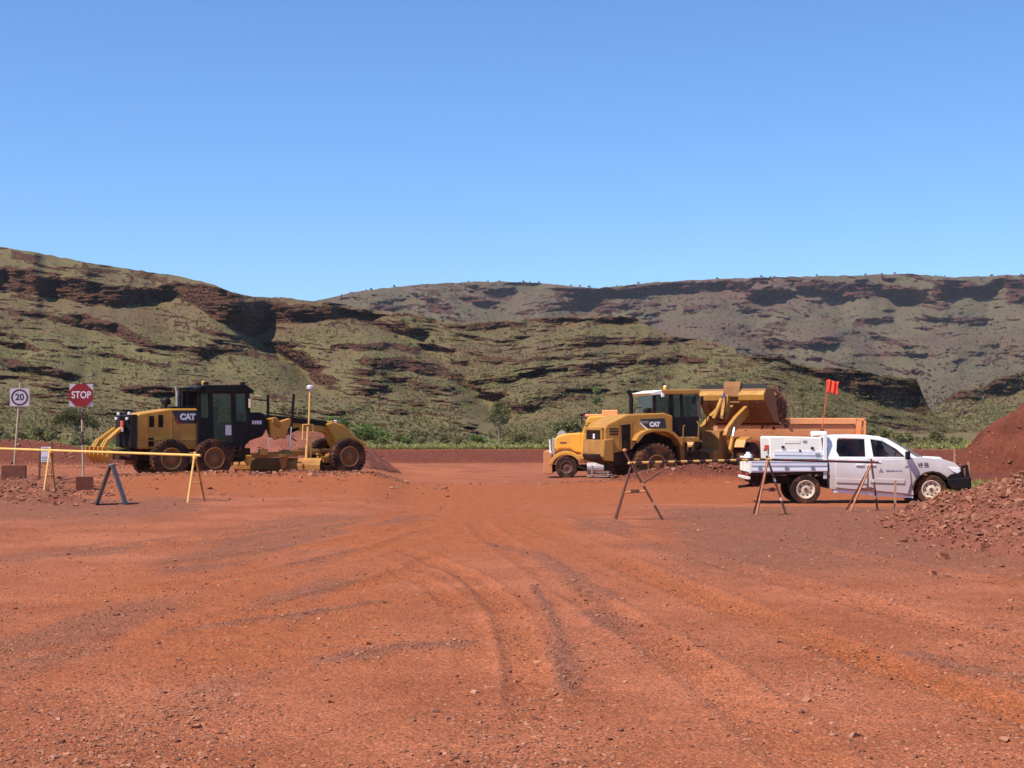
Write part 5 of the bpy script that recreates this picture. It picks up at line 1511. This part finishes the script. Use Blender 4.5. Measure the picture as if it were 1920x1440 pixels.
def yellow_barrier():
    grp = 'yellow pipe barrier'
    a = on_ground(364, 35.8); b = on_ground(93, 40.0)
    za = at(364, 856, 35.8).z; zb = at(93, 846.5, 40.0).z
    tops = []
    for (p, zt, feet, lab, top_px) in (
            (a, za, ((-.08, -.30), (.20, .28)), 'yellow pipe trestle holding up the right end of the yellow rail', None),
            (b, zb, ((-.05, -.28), (.08, .30)), 'yellow pipe trestle under the yellow rail nearer the left edge', None)):
        r = empty('pipe_trestle', p, 0); tag(r, lab, 'trestle', 'yellow barrier trestles')
        h = zt - p.z
        for k, (fx, fy) in enumerate(feet):
            zf = gz(p.x + fx, p.y + fy) - p.z
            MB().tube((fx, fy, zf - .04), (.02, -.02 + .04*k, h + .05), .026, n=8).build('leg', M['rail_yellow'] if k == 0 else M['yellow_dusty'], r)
        m0 = Vector((feet[0][0]*.55, feet[0][1]*.55, h*.42)); m1 = Vector((feet[1][0]*.55, feet[1][1]*.55, h*.42))
        MB().tube(m0, m1, .018, n=8).build('brace', M['rail_yellow'], r)
        MB().box((.02, 0, h - .02), (.09, .12, .05)).build('saddle', M['rail_yellow'], r, .01)
        MB().lathe_z([(.001,.09),(.03,.08),(.035,.05),(.03,.03),(.001,.02)], 10, (.02, 0, h + .02)).build('clamp', M['rail_yellow'], r)
        tops.append(Vector((p.x, p.y, zt + .03)))
    d = (tops[1] - tops[0])
    e0 = tops[0] - d.normalized()*.25; e1 = tops[0] + d*1.75
    m = (e0 + e1)/2
    rail = MB().tube(e0 - m, e1 - m, .030, n=10).build('barrier_rail', M['rail_yellow'], None, loc=m)
    tag(rail, 'long plain yellow barrier rail running out of frame on the left', 'barrier rail')
yellow_barrier()

def striped_rail(name, p0, p1, label, mats, step, end=None):
    d = p1 - p0; L = d.length; u = d.normalized()
    r = empty(name, p0, 0); tag(r, label, 'barrier rail')
    n = max(2, int(L/step))
    for k in range(n):
        MB().tube(u*(L*k/n), u*(L*(k+1)/n), .024, n=8).build('stripe', mats[k % 2], r)
    if end: MB().tube(u*(L - .02), u*(L + .05), .032, n=8).build('end_cap', M['print_white'], r)
    return r

def pipe_trestles():
    spec = [  # px, depth, apex py, left foot px, right foot px, label
        (1184, 29.4, 871, (1154, 970), (1244, 973), 'leaning dark pipe trestle with crossbar at the left end of the striped rail', 3),
        (1440, 31.6, 863, (1418, 963), (1475, 963), 'rusty pipe trestle in front of the ute tray, between the two rails', 1),
        (1634, 33.6, 869, (1594, 954), (1646, 954), 'rusty pipe trestle in front of the ute doors', 1)]
    tops = []
    for i, (px, Y, pt, fl, fr, lab, kind) in enumerate(spec):
        p = on_ground((fl[0] + fr[0])/2, Y)
        r = empty('pipe_trestle', p, 0); tag(r, lab, 'trestle')
        ap = at(px, pt, Y) - p
        L = at(fl[0], fl[1], Y) - p; R = at(fr[0], fr[1], Y) - p
        L.z = gz(p.x + L.x, Y) - p.z - .03; R.z = gz(p.x + R.x, Y) - p.z - .03
        ext = .26 if kind == 3 else .10
        MB().tube(L, ap + (ap - L).normalized()*(.05 if kind == 3 else .08), .022, n=8).build('leg', M['trestle_dark'] if kind == 3 else M['trestle_orange'], r)
        la = MB().tube(R, ap + (ap - R).normalized()*ext, .023, n=8).build('leg', M['trestle_dark'], r)
        bk = Vector((L.x*1.0 + .02, .55, gz(p.x + L.x, Y + .55) - p.z - .03))
        MB().tube(bk, ap, .02, n=8).build('leg', M['trestle_dark'], r)
        for t in (.28, .62):
            q = R.lerp(ap, t); q2 = R.lerp(ap, t + .06); MB().tube(q, q2, .0245, n=8).build('tape_band', M['trestle_orange'] if kind == 3 else M['sign_white'], la)
        if kind == 3:
            MB().tube(L.lerp(ap, .5), R.lerp(ap, .53), .02, n=8).build('crossbar', M['trestle_orange'], r)
            q = R.lerp(ap, .66); MB().tube(q, q + Vector((.36, .2, .22)), .018, n=8).build('side_arm', M['trestle_dark'], r)
            q = L.lerp(R, .48).lerp(ap, .53); MB().box(q, (.16, .08, .07)).build('coupling', M['trestle_dark'], r, .01)
            MB().lathe_z([(.001,.08),(.035,.07),(.04,.03),(.001,0)], 10, ap + (ap - R).normalized()*ext).build('cap', M['trestle_orange'], r)
        else:
            MB().tube(L.lerp(ap, .48), R.lerp(ap, .48), .018, n=8).build('crossbar', M['trestle_dark'], r)
            MB().box(L.lerp(R, .6).lerp(ap, .48), (.14, .07, .08)).build('coupling', M['box_red'], r, .01)
        tops.append(p + ap)
    a = tops[0] + Vector((-.06, -.04, .03)); b = tops[1] + Vector((.05, -.05, .02))
    striped_rail('barrier_rail', a, b, 'yellow and black striped barrier rail in front of the loader', (M['rail_yellow'], M['rail_dark']), .16)
    c = tops[1] + Vector((-.62, .04, .03)); d = tops[2] + Vector((.16, -.04, .02))
    striped_rail('barrier_rail', c, d, 'red and black striped barrier rail, coloured darker as in shade, in front of the white ute', (M['rail_red'], M['rail_dark']), .28, True)
    # stakes
    p = on_ground(1677, 34.0)
    s = MB().bar((0,0,-.1), (.012,0,at(1677,901,34.0).z - p.z), .045, .03).build('timber_stake', M['stake'], None, loc=p)
    tag(s, 'short timber stake in the ground by the front door of the ute', 'stake')
    p = on_ground(1789, 62.0)
    s = MB().bar((0,0,-.1), (.0,0,at(1789,838,62.0).z - p.z), .05, .05).build('survey_stake', M['stake'], None, loc=p)
    tag(s, 'thin upright survey stake beyond the bonnet of the ute', 'stake')
    p = on_ground(1817, 44.0)
    s = MB().bar((0,0,-.1), (-.03,0,at(1817,866,44.0).z - p.z), .05, .04).build('timber_stake', M['stake'], None, loc=p)
    tag(s, 'pale stake just in front of the bull bar of the ute', 'stake')
pipe_trestles()

# ---------------- heaps of soil
def cone_heap(name, label, px, Y, top_py, rad, flat, mat, seed, sq=1.0, extra=(), cat='soil heap'):
    p = on_ground(px, Y)
    H = at(px, top_py, Y).z - p.z
    n = 150
    xs = np.linspace(-rad*1.25, rad*1.25, n)
    X, Yg = np.meshgrid(xs, xs)
    d = np.sqrt(X**2 + (Yg/sq)**2) + .35*fbm(X*.5, Yg*.5, seed, 4)
    Z = H*np.clip(1 - (d - flat)/(rad - flat), 0, None)
    Z = np.minimum(Z, H*(1 - .10*(d/rad)**2))
    for (ex, ey, eh, er) in extra:
        dd = np.sqrt((X - ex)**2 + (Yg - ey)**2) + .25*fbm(X*.7, Yg*.7, seed + 3, 4)
        Z = np.maximum(Z, eh*np.clip(1 - dd/er, 0, 1))
    Z = Z + (.05*fbm(X*1.6, Yg*1.6, seed + 1, 4) + .022*fbm(X*6, Yg*6, seed + 2, 3))*np.clip(Z*3, 0, 1)
    gzv = GZ(X + p.x, Yg + p.y) - p.z
    Z = np.where(Z > .004, gzv + Z, gzv - .15)
    me = np_mesh(name, np.stack([X, Yg, Z], -1).reshape(-1, 3), grid_faces(n, n), mat)
    root = link(name, me, None, p)
    tag(root, label, cat)
    r = np.random.default_rng(seed)
    k = 1600
    ix = r.integers(0, n, k); iy = r.integers(0, n, k)
    keep = Z[iy, ix] > gzv[iy, ix] + .02
    ix, iy = ix[keep], iy[keep]
    size = np.clip(.05*np.exp(.5*r.standard_normal(len(ix))), .02, .2)
    V, Fc, t = octa_stones(np.stack([X[iy, ix], Yg[iy, ix], Z[iy, ix]], -1), size*1.3, seed)
    o = link('clods', np_mesh('clods', V, Fc, M['rubble'], {'tint': t}, smooth=False), root); o['kind'] = 'stuff'
    return root
cone_heap('soil_heap', 'long red soil heap seen through the frame of the grader', 548, 76.0, 797, 5.3, 2.0, M['heap_pale'], 91, 1.0)
cone_heap('soil_stockpile', 'tall dark red soil stockpile at the right edge behind the ute', 1950, 70.0, 752, 4.9, .5, M['heap'], 92, 1.0, ((-2.3, -.8, 1.75, 2.6), (1.5, -2.4, 1.7, 2.6)))

def rock_pile():
    p = Vector((9.75, 23.2, 0))
    n1, n2 = 150, 190
    X, Yg = np.meshgrid(np.linspace(-4.4, 5.5, n1), np.linspace(-10, 10, n2))
    q = (np.abs(X/3.5))**2 + (np.abs(Yg/8.3))**2.4
    q = np.where(X > 0, (X/6.5)**2 + np.abs(Yg/8.4)**2.4, q)
    q = q + .20*fbm(X*.6, Yg*.6, 95, 4)
    H = .88*np.clip(1 - q, 0, 1)**.85
    H = H*(1 - .15*sm(-2, -7, Yg)) + (.10*fbm(X*1.3, Yg*1.3, 96, 4) + .05*fbm(X*4, Yg*4, 97, 3))*np.clip(H*4, 0, 1)
    g = GZ(X + p.x, Yg + p.y)
    Z = np.where(H > .01, g + H, g - .12)
    me = np_mesh('rock_pile', np.stack([X, Yg, Z], -1).reshape(-1, 3), grid_faces(n2, n1), M['heap_pale'])
    root = link('rock_pile', me, None, p)
    tag(root, 'low spread pile of broken red-brown rock at the right edge in front of the ute', 'rock pile')
    r = np.random.default_rng(98)
    def sample(k, spill=0.0):
        ix = r.integers(0, n1, k*4); iy = r.integers(0, n2, k*4)
        w = np.clip(H[iy, ix]*5, 0, 1) + spill*np.exp(-np.clip(q[iy, ix] - 1, 0, 9)*5)
        keep = r.random(len(ix)) < w
        ix, iy = ix[keep][:k], iy[keep][:k]
        j = (r.random((len(ix), 2)) - .5)*.07
        return X[iy, ix] + j[:, 0], Yg[iy, ix] + j[:, 1], np.maximum(Z[iy, ix], g[iy, ix])
    x, y, z = sample(36000, .06)
    size = np.clip(.021*np.exp(.55*r.standard_normal(len(x))), .012, .10)
    V, Fc, t = octa_stones(np.stack([x, y, z + size*.15], -1), size*1.4, 99, .75)
    o = link('rubble', np_mesh('rubble_bed', V, Fc, M['rubble'], {'tint': t}, smooth=False), root); o['kind'] = 'stuff'
    # larger broken rocks, each its own piece
    shapes = []
    for k in range(10):
        bm = bmesh.new()
        bmesh.ops.create_cube(bm, size=.95)
        bmesh.ops.subdivide_edges(bm, edges=bm.edges[:], cuts=1, use_grid_fill=True)
        rr = random.Random(k)
        for v in bm.verts:
            v.co = v.co.normalized()*(.35 + .65*v.co.length)*.62*rr.uniform(.84, 1.18); v.co.x *= 1.3; v.co.z *= .72
        me = bpy.data.meshes.new('rock'); bm.to_mesh(me); bm.free(); me.materials.append(M['rubble'])
        shapes.append(me)
    x, y, z = sample(2600, .05)
    vis = np.argsort(-(1/(y + p.y)) + 100*((x + p.x)/(y + p.y) > .345))[:290]
    for k in vis:
        s = float(np.clip(.060*math.exp(.42*r.standard_normal()), .04, .19))
        o = link('rock', shapes[int(r.integers(10))], root, (x[k], y[k], z[k] + s*.10), (r.uniform(-.4,.4), r.uniform(-.4,.4), r.uniform(0, 6.28)))
        o.scale = (s, s*r.uniform(.7, 1.0), s)
    return shapes
ROCKS = rock_pile()

def loose_rocks():
    spots = [(1765,1047,.17,'largest flat rock lying loose at the near foot of the rock pile'), (1640,1040,.06,'small rock alone on the gravel well left of the rock pile'),
             (1700,1010,.07,'small rock on the gravel between the rock pile and the ute'), (1745,1078,.10,'left one of two rocks lying nearest the camera below the rock pile'),
             (1775,1079,.08,'right one of two rocks lying nearest the camera below the rock pile'), (480,1243,.035,'pale stone on the open dirt left of centre, below the grader'),
             (1012,1163,.04,'stone lying beside the curved tyre track in the middle'), (120,1390,.045,'upper of two dark stones in the bottom left corner'),
             (108,1420,.04,'lower of two dark stones in the bottom left corner'), (840,1345,.035,'stone near the bottom edge just left of centre'),
             (1500,1335,.035,'stone on the orange dirt near the bottom, right of centre'), (300,1205,.04,'single stone on the dirt far left of the tyre track')]
    for (px, py, s, lab) in spots:
        Y = 1.75*F/(py - HORIZON); p = on_ground(px, Y)
        o = link('loose_rock', ROCKS[(px*7) % 10], None, p + Vector((0, 0, s*.15)), (.2, .1, px*.3)); o.scale = (s, s, s)
        tag(o, lab, 'rock', 'loose rocks on the dirt')
loose_rocks()

# soil falling from the bucket, and the dust it raises
def falling_soil():
    m = LOADER_FRONT.matrix_world
    r = np.random.default_rng(33)
    n = 9000
    t = r.random(n)
    y = -1.5 + 2.8*r.random(n)**1.7
    x = 3.7 + 1.25*r.random(n)*(1 - .45*np.clip((y + 1.5)/2.8, 0, 1)) + .08*r.standard_normal(n)
    z = 4.02 - .42*(x - 3.7) - 1.15*t**1.2*(.7 + .3*r.random(n)) + .10*r.standard_normal(n)
    far = r.random(n) < .03
    z[far] -= .8*r.random(far.sum())
    P = np.array([m @ Vector(q) for q in np.stack([x, y, z], -1)])
    size = np.clip(.030*np.exp(.6*r.standard_normal(n)), .01, .16)
    V, Fc, tt = octa_stones(P, size*1.3, 34, .8)
    tag(link('falling_soil', np_mesh('falling_soil', V, Fc, M['rubble'], {'tint': tt}, smooth=False)), 'red soil pouring out of the raised loader bucket', 'soil', kind='stuff')
bpy.context.view_layer.update()
falling_soil()
# ------------------------------------------------------------------ plants
def leaf_material(name, a, b, c, rough=.75):
    m = bpy.data.materials.new(name)
    nt, ns, lk, out = nodes_of(m)
    p = N(nt, 'BsdfPrincipled'); p.inputs['Roughness'].default_value = rough; p.inputs['Specular IOR Level'].default_value = .15
    t = N(nt, 'Attribute', attribute_name='tint').outputs['Fac']
    oi = N(nt, 'ObjectInfo').outputs['Random']
    r = N(nt, 'ValToRGB'); lk.new(mth(nt, 'ADD', mth(nt, 'MULTIPLY', t, .75), mth(nt, 'MULTIPLY', oi, .25)), r.inputs[0])
    e = r.color_ramp.elements; e[0].color = (*a, 1); e[1].color = (*c, 1); k = e.new(.5); k.color = (*b, 1)
    lk.new(r.outputs[0], p.inputs['Base Color'])
    tr = N(nt, 'BsdfTranslucent'); lk.new(r.outputs[0], tr.inputs[0])
    mx = N(nt, 'MixShader'); mx.inputs[0].default_value = .25
    lk.new(p.outputs[0], mx.inputs[1]); lk.new(tr.outputs[0], mx.inputs[2]); lk.new(mx.outputs[0], out.inputs[0])
    return m
M['spinifex'] = leaf_material('spinifex', (0.15, 0.130, 0.048), (0.23, 0.195, 0.075), (0.32, 0.265, 0.115))
M['spinifex_far'] = leaf_material('spinifex_far', (0.09, 0.075, 0.038), (0.14, 0.115, 0.058), (0.19, 0.15, 0.08))
M['grass'] = leaf_material('green_grass', (0.20, 0.20, 0.06), (0.31, 0.30, 0.09), (0.42, 0.38, 0.14))
M['leaf_olive'] = leaf_material('leaf_olive', (0.12, 0.110, 0.042), (0.20, 0.178, 0.070), (0.29, 0.245, 0.105))
M['leaf_green'] = leaf_material('leaf_green', (0.10, 0.135, 0.035), (0.17, 0.215, 0.062), (0.25, 0.29, 0.095))
M['leaf_grey'] = leaf_material('leaf_grey', (0.18, 0.16, 0.070), (0.27, 0.235, 0.105), (0.36, 0.31, 0.15))
M['bark'] = paint('bark', (0.10, 0.075, 0.055), .9, 0, .2, .3, 5)
M['bark_pale'] = paint('bark_pale', (0.26, 0.20, 0.14), .9, 0, .2, .25, 5)

def tufts(P, S, seed, nb=6, spread=.9, up=.55):
    """grass hummocks: fans of pointed blades, all in one mesh"""
    r = np.random.default_rng(seed); n = len(P)
    a = (np.arange(nb)[None, :] + r.random((n, nb)))*2*math.pi/nb
    lean = spread*(.45 + .75*r.random((n, nb)))
    h = up*(.6 + .6*r.random((n, nb)))
    tip = np.stack([np.cos(a)*lean*.5, np.sin(a)*lean*.5, h], -1)
    bw = .30
    b0 = np.stack([np.cos(a + 1.1)*bw, np.sin(a + 1.1)*bw, -.08 + 0*a], -1)
    b1 = np.stack([np.cos(a - 1.1)*bw, np.sin(a - 1.1)*bw, -.08 + 0*a], -1)
    V = np.stack([b0, b1, tip], 2)*S[:, None, None, None] + P[:, None, None, :]
    V = V.reshape(-1, 3)
    Fc = np.arange(len(V)).reshape(-1, 3)
    tint = np.repeat(np.clip(r.random((n, 1)) + .25*(r.random((n, nb)) - .5), 0, 1).ravel(), 3)
    return V, Fc, tint

def hill_tufts(H, n, smin, smax, mat, name, label, seed, drop=.55):
    V, mask, U, PY = H
    r = np.random.default_rng(seed)
    nr, nc = mask.shape
    i = r.integers(2, nr - 2, n*2); j = r.integers(0, nc, n*2)
    fr = r.random(n*2)[:, None]
    dens = .55 + .6*fbm(U[i, j]/60, PY[i, j]/30, seed + 4, 3)
    keep = (r.random(n*2) > mask[i, j]*drop) & (r.random(n*2) < dens) & (U[i, j] > -120) & (U[i, j] < 2040)
    i, j, fr = i[keep][:n], j[keep][:n], fr[keep][:n]
    P = V[i, j]*(1 - fr) + V[i + 1, j]*fr
    S = smin*np.exp(math.log(smax/smin)*r.random(len(P))**1.6)
    Vt, Fc, t = tufts(P, S, seed)
    tag(link(name, np_mesh(name, Vt, Fc, mat, {'tint': t}, smooth=False)), label, 'grass', kind='stuff')
hill_tufts(NEAR, 50000, .30, .85, M['spinifex'], 'spinifex_grass', 'spinifex hummocks covering the near hillside', 41)
hill_tufts(RIGHT, 6000, .6, 1.6, M['spinifex'], 'spinifex_grass', 'spinifex hummocks on the slope at the right edge', 42)
hill_tufts(FAR, 22000, .9, 2.4, M['spinifex_far'], 'spinifex_grass', 'scrub and spinifex on the distant range', 43)

def plain_grass():
    r = np.random.default_rng(51)
    n = 26000
    y = 98.2 + 95*r.random(n)**1.6
    x = (r.random(n) - .5)*.76*y
    px = 960 + x/y*F
    k = r.random(n) < .45 + .5*fbm(x*.12, y*.08, 52, 3) + .25*np.exp(-((y - 99.5)/2)**2)
    x, y = x[k], y[k]
    P = np.stack([x, y, GZ(x, y)], -1)
    V, Fc, t = tufts(P, .16 + .26*r.random(len(x)), 53, 8, 1.1, .7)
    tag(link('grass', np_mesh('grass', V, Fc, M['grass'], {'tint': t}, smooth=False)), 'green grass strip on the flat beyond the earth bank', 'grass', kind='stuff')
    # a few weeds by the right-hand rock pile
    n = 500
    x = 13.0 + 3.5*r.random(n); y = 42 + 8*r.random(n)
    P = np.stack([x, y, GZ(x, y)], -1)
    V, Fc, t = tufts(P, .12 + .2*r.random(n), 54, 7, .8, 1.0)
    tag(link('weeds', np_mesh('weeds', V, Fc, M['grass'], {'tint': t}, smooth=False)), 'low weeds growing on the dirt to the right of the ute', 'weeds', kind='stuff')
plain_grass()

def crown_mesh(name, blobs, n, leaf, mat, seed):
    """leaf-sized faces spread through lumpy clumps: blobs = (x, y, z, rx, ry, rz)"""
    r = np.random.default_rng(seed)
    B = np.array(blobs, float)
    w = B[:, 3]*B[:, 4]*B[:, 5]; w = w**.7/np.sum(w**.7)
    k = r.choice(len(B), n, p=w)
    d = r.standard_normal((n, 3)); d /= np.linalg.norm(d, axis=1)[:, None]
    rad = (.35 + .65*r.random(n)**.5)*(1 + .22*fbm(d[:, 0]*3 + k, d[:, 2]*3 + d[:, 1]*2, seed, 2))
    P = B[k, :3] + d*B[k, 3:]*rad[:, None]
    a = r.standard_normal((n, 3)); b = r.standard_normal((n, 3))
    a /= np.linalg.norm(a, axis=1)[:, None]; b /= np.linalg.norm(b, axis=1)[:, None]
    s = leaf*(.6 + .9*r.random(n))[:, None]
    V = np.stack([P - a*s*.6, P + a*s*.6 + b*s*.15, P + b*s, ], 1).reshape(-1, 3)
    t = np.repeat(np.clip(.35*r.random(n) + .65*r.random(len(B))[k], 0, 1), 3)
    return np_mesh(name, V, np.arange(len(V)).reshape(-1, 3), mat, {'tint': t}, smooth=False)

def branchy(base, ends, r0, mat, name='trunk', fork=.35, lean=0.0):
    m = MB(); f = Vector((lean, 0, base))
    mid = Vector((lean*.4, .02, base*.5))
    m.tube((0, 0, -.15), mid, r0, r0*.82, 7, False); m.tube(mid, f, r0*.82, r0*.68, 7, False)
    for e in ends:
        e = Vector(e); q = f.lerp(e, .5) + Vector((random.uniform(-.1,.1), random.uniform(-.1,.1), .06))*fork
        m.tube(f, q, r0*.5, r0*.34, 6, False); m.tube(q, e, r0*.34, r0*.12, 5, False)
    return m.mesh(name, mat, True)

def make_tree(name, label, px, Y, h, blobs, base, ends, r0, n, leaf, lm, bm_, seed, lean=0.0, group=None, cat='tree'):
    p = on_ground(px, Y)
    r = empty(name, p, 0); tag(r, label, cat, group)
    link('trunk', branchy(base, ends, r0, bm_, lean=lean), r)
    link('crown', crown_mesh('crown', blobs, n, leaf, lm, seed), r)
    return r
random.seed(5)
# lone eucalypt in the middle (about 4.2 m)
bl = [(-.55,0,3.1,.45,.45,.45),(-.1,.1,3.5,.55,.5,.5),(.45,0,3.3,.5,.5,.5),(.75,-.1,2.8,.45,.4,.45),(-.75,.1,2.5,.35,.35,.4),(.1,0,2.7,.45,.45,.4),(-.2,0,3.9,.4,.35,.3),(.5,.1,2.2,.35,.3,.3),(-.35,0,2.05,.3,.3,.3),(.25,.2,3.95,.35,.3,.3)]
make_tree('eucalypt_tree', 'lone small eucalypt standing on the flat between grader and truck', 936, 150, 4.2, bl, 1.6, [b[:3] for b in bl[:8]], .09, 2900, .12, M['leaf_olive'], M['bark_pale'], 61)
bl = [(-1.0,0,2.6,.7,.6,.5),(-.2,0,3.0,.9,.7,.6),(.8,0,2.8,.8,.7,.55),(1.6,0,2.3,.7,.6,.5),(.4,.1,2.2,.6,.6,.35),(2.2,0,1.9,.5,.5,.4),(-1.7,0,2.2,.5,.5,.4)]
make_tree('mulga_tree', 'dark leaning mulga tree on the flat behind the stop sign', 136, 150, 3.4, bl, 1.2, [b[:3] for b in bl[:6]], .11, 3600, .15, M['leaf_olive'], M['bark'], 62, lean=.45)
make_tree('bare_tree', 'half-bare dark shrub tree at the far left edge', -2, 140, 1.8, [(.7,0,.9,.35,.3,.3),(.2,0,1.5,.3,.3,.3),(-.4,0,1.2,.4,.3,.3)], .5, [(.8,0,1.0),(.3,0,1.7),(-.4,0,1.4),(.6,.1,1.4)], .09, 500, .12, M['leaf_olive'], M['bark'], 63)
bl = [(-1.2,0,1.4,1.0,.9,.8),(.2,0,1.9,1.2,1.0,.9),(1.4,0,1.3,1.0,.9,.8),(.5,-.3,1.0,1.1,.8,.8),(-.6,.2,2.3,.7,.6,.5)]
make_tree('dark_green_bush', 'tall dark green bush behind the gooseneck of the grader', 628, 165, 3, bl, .5, [b[:3] for b in bl], .09, 4800, .17, M['leaf_green'], M['bark'], 64, cat='bush')
bl = [(-1.0,0,.9,1.0,.8,.7),(.3,0,1.2,1.1,.9,.8),(1.5,0,.8,.9,.8,.6),(2.4,0,.6,.7,.6,.5)]
make_tree('bright_green_bush', 'bright green spreading bush just right of the nose of the grader', 680, 150, 2, bl, .4, [b[:3] for b in bl], .07, 4200, .15, M['leaf_green'], M['bark'], 65, cat='bush')
bl = [(-.5,0,1.5,.9,.8,.8),(.4,0,1.9,.9,.8,.7),(.9,0,1.2,.8,.7,.7),(-.9,0,.9,.7,.6,.6),(.2,-.2,.8,.9,.7,.6)]
make_tree('round_olive_bush', 'round dark olive bush to the left of the truck bonnet', 1062, 155, 2.6, bl, .5, [b[:3] for b in bl], .08, 4600, .15, M['leaf_olive'], M['bark'], 66, cat='bush')

def shrubs():
    kinds = []
    for k, (lm, bmat) in enumerate(((M['leaf_olive'], M['bark']), (M['leaf_grey'], M['bark_pale']), (M['leaf_green'], M['bark']), (M['leaf_grey'], M['bark']))):
        rr = random.Random(70 + k)
        bl = [(rr.uniform(-.5,.5), rr.uniform(-.4,.4), rr.uniform(.35,.95), rr.uniform(.3,.5), rr.uniform(.3,.5), rr.uniform(.25,.42)) for _ in range(6)]
        kinds.append((branchy(.28, [b[:3] for b in bl], .05, bmat), crown_mesh('crown', bl, 1500, .11, lm, 80 + k)))
    names = ['olive_shrub', 'grey_shrub', 'green_shrub', 'grey_shrub']
    look = ['low olive shrub', 'pale grey-green shrub', 'fresh green shrub', 'pale grey-green shrub']
    def where(px):
        for lim, t in ((70, 'by the speed sign at the left edge'), (240, 'behind the stop sign'), (560, 'behind the cab of the grader'), (650, 'behind the gooseneck of the grader'), (740, 'just beyond the nose of the grader'),
                       (830, 'well left of the lone eucalypt'), (936, 'close on the left of the lone eucalypt'), (990, 'close on the right of the lone eucalypt'), (1050, 'just left of the truck bonnet'),
                       (1660, 'beyond the tail of the truck body'), (1730, 'behind the windscreen of the ute')):
            if px < lim: return t
        return 'beyond the bonnet of the ute'
    def slope_where(u):
        for lim, t in ((200, 'above the two signs'), (420, 'above the engine of the grader'), (640, 'above the front of the grader'), (800, 'left of the central gully'), (960, 'in the central gully above the eucalypt'), (1180, 'above the truck bonnet'), (1420, 'above the loader')):
            if u < lim: return t
        return 'on the spur above the ute'
    rr = random.Random(9)
    zones = [(720, 1045, 34), (560, 720, 12), (0, 240, 22), (1590, 1800, 24), (240, 560, 8)]
    for (a, b, n) in zones:
        for _ in range(n):
            px = rr.uniform(a, b); Y = rr.uniform(108, 178); s = (.40 + .95*rr.random()**1.8)*(1.1 if Y > 140 else .8)
            k = rr.choices(range(4), (4, 4, 2, 3))[0]
            if a == 560: k = rr.choice((2, 2, 0))
            r = empty(names[k], on_ground(px, Y), rr.uniform(0, 6.28)); r.scale = (s*rr.uniform(.9, 1.4), s*rr.uniform(.9, 1.4), s)
            wh = where(px)
            tag(r, look[k] + ' on the flat ' + wh, 'shrub', names[k].replace('_', ' ') + 's ' + wh)
            link('stems', kinds[k][0], r); link('crown', kinds[k][1], r)
    # scattered bushes growing on the near slopes, denser along the gullies
    V, mask, U, PY = NEAR
    nr, nc = mask.shape
    cnt = 0
    while cnt < 60:
        i = rr.randrange(5, nr - 5); j = rr.randrange(0, nc)
        u, py = U[i, j], PY[i, j]
        if not (-20 < u < 1940): continue
        g2 = float(gull(np.array([u]), np.array([py]), [(690,588),(735,622),(790,655),(855,700),(900,742),(945,805)], 30, 1.0)[0] + gull(np.array([u]), np.array([py]), [(500,600),(500,640),(560,690)], 35, 1.0)[0])
        if rr.random() > .12 + .9*g2: continue
        k = rr.choices(range(4), (5, 2, 2, 2))[0]; s = rr.uniform(.6, 1.5)
        r = empty('hillside_bush', Vector(V[i, j]), rr.uniform(0, 6.28)); r.scale = (s, s, s)
        sw = slope_where(u)
        tag(r, 'small bush in the spinifex of the near hillside ' + sw, 'bush', 'hillside bushes ' + sw)
        link('stems', kinds[k][0], r); link('crown', kinds[k][1], r); cnt += 1
    # trees standing up along the skyline of the far range
    V, mask, U, PY = FAR
    for _ in range(46):
        j = rr.randrange(0, V.shape[1]); u = U[-1, j]
        if not (600 < u < 1930): continue
        k = rr.choice((0, 1, 3)); s = rr.uniform(.9, 2.4)
        r = empty('ridge_tree', Vector(V[-1, j]) - Vector((0, 0, .3)), rr.uniform(0, 6.28)); r.scale = (s, s, s)
        sw = 'at its left end' if u < 800 else 'above the eucalypt' if u < 1020 else 'above the truck and loader' if u < 1350 else 'above the ute' if u < 1700 else 'near the right edge'
        tag(r, 'tiny tree on the skyline of the far range ' + sw, 'tree', 'far skyline trees ' + sw)
        link('trunk', kinds[k][0], r); link('crown', kinds[k][1], r)
shrubs()

# ------------------------------------------------------------------ air
def air():
    m = bpy.data.materials.new('haze')
    nt, ns, lk, out = nodes_of(m)
    v = N(nt, 'VolumePrincipled')
    v.inputs['Color'].default_value = (0.86, 0.89, 1.0, 1)
    v.inputs['Density'].default_value = 0.00005
    v.inputs['Density Attribute'].default_value = ''
    v.inputs['Anisotropy'].default_value = 0.0
    lk.new(v.outputs[0], out.inputs['Volume'])
    o = MB().box((0, 2700, 190), (9000, 5600, 400)).build('haze', m)
    o['kind'] = 'stuff'; o['label'] = 'thin blue haze in the air over the valley'
air()

def dust():
    """soil dust hanging round the bucket and along the truck"""
    m = bpy.data.materials.new('dust')
    nt, ns, lk, out = nodes_of(m)
    v = N(nt, 'VolumePrincipled')
    v.inputs['Color'].default_value = (0.62, 0.36, 0.24, 1); v.inputs['Density'].default_value = 0.13; v.inputs['Density Attribute'].default_value = ''
    lk.new(v.outputs[0], out.inputs['Volume'])
    bm = bmesh.new(); bmesh.ops.create_icosphere(bm, subdivisions=4, radius=1.0)
    for q in bm.verts: q.co *= 1 + .16*float(fbm(np.array([q.co.x*1.6 + 4]), np.array([q.co.z*1.6 + q.co.y]), 15, 3)[0])
    me = bpy.data.meshes.new('dust'); bm.to_mesh(me); bm.free(); me.materials.append(m)
    c = LOADER_FRONT.matrix_world @ Vector((4.7, -1.0, 3.1))
    o = link('dust_cloud', me, None, c, (0, 0, LOADER.yaw + .6)); o.scale = (.9, 1.3, 1.1)
    tag(o, 'brown dust hanging round the soil falling from the bucket', 'dust', kind='stuff')
dust()
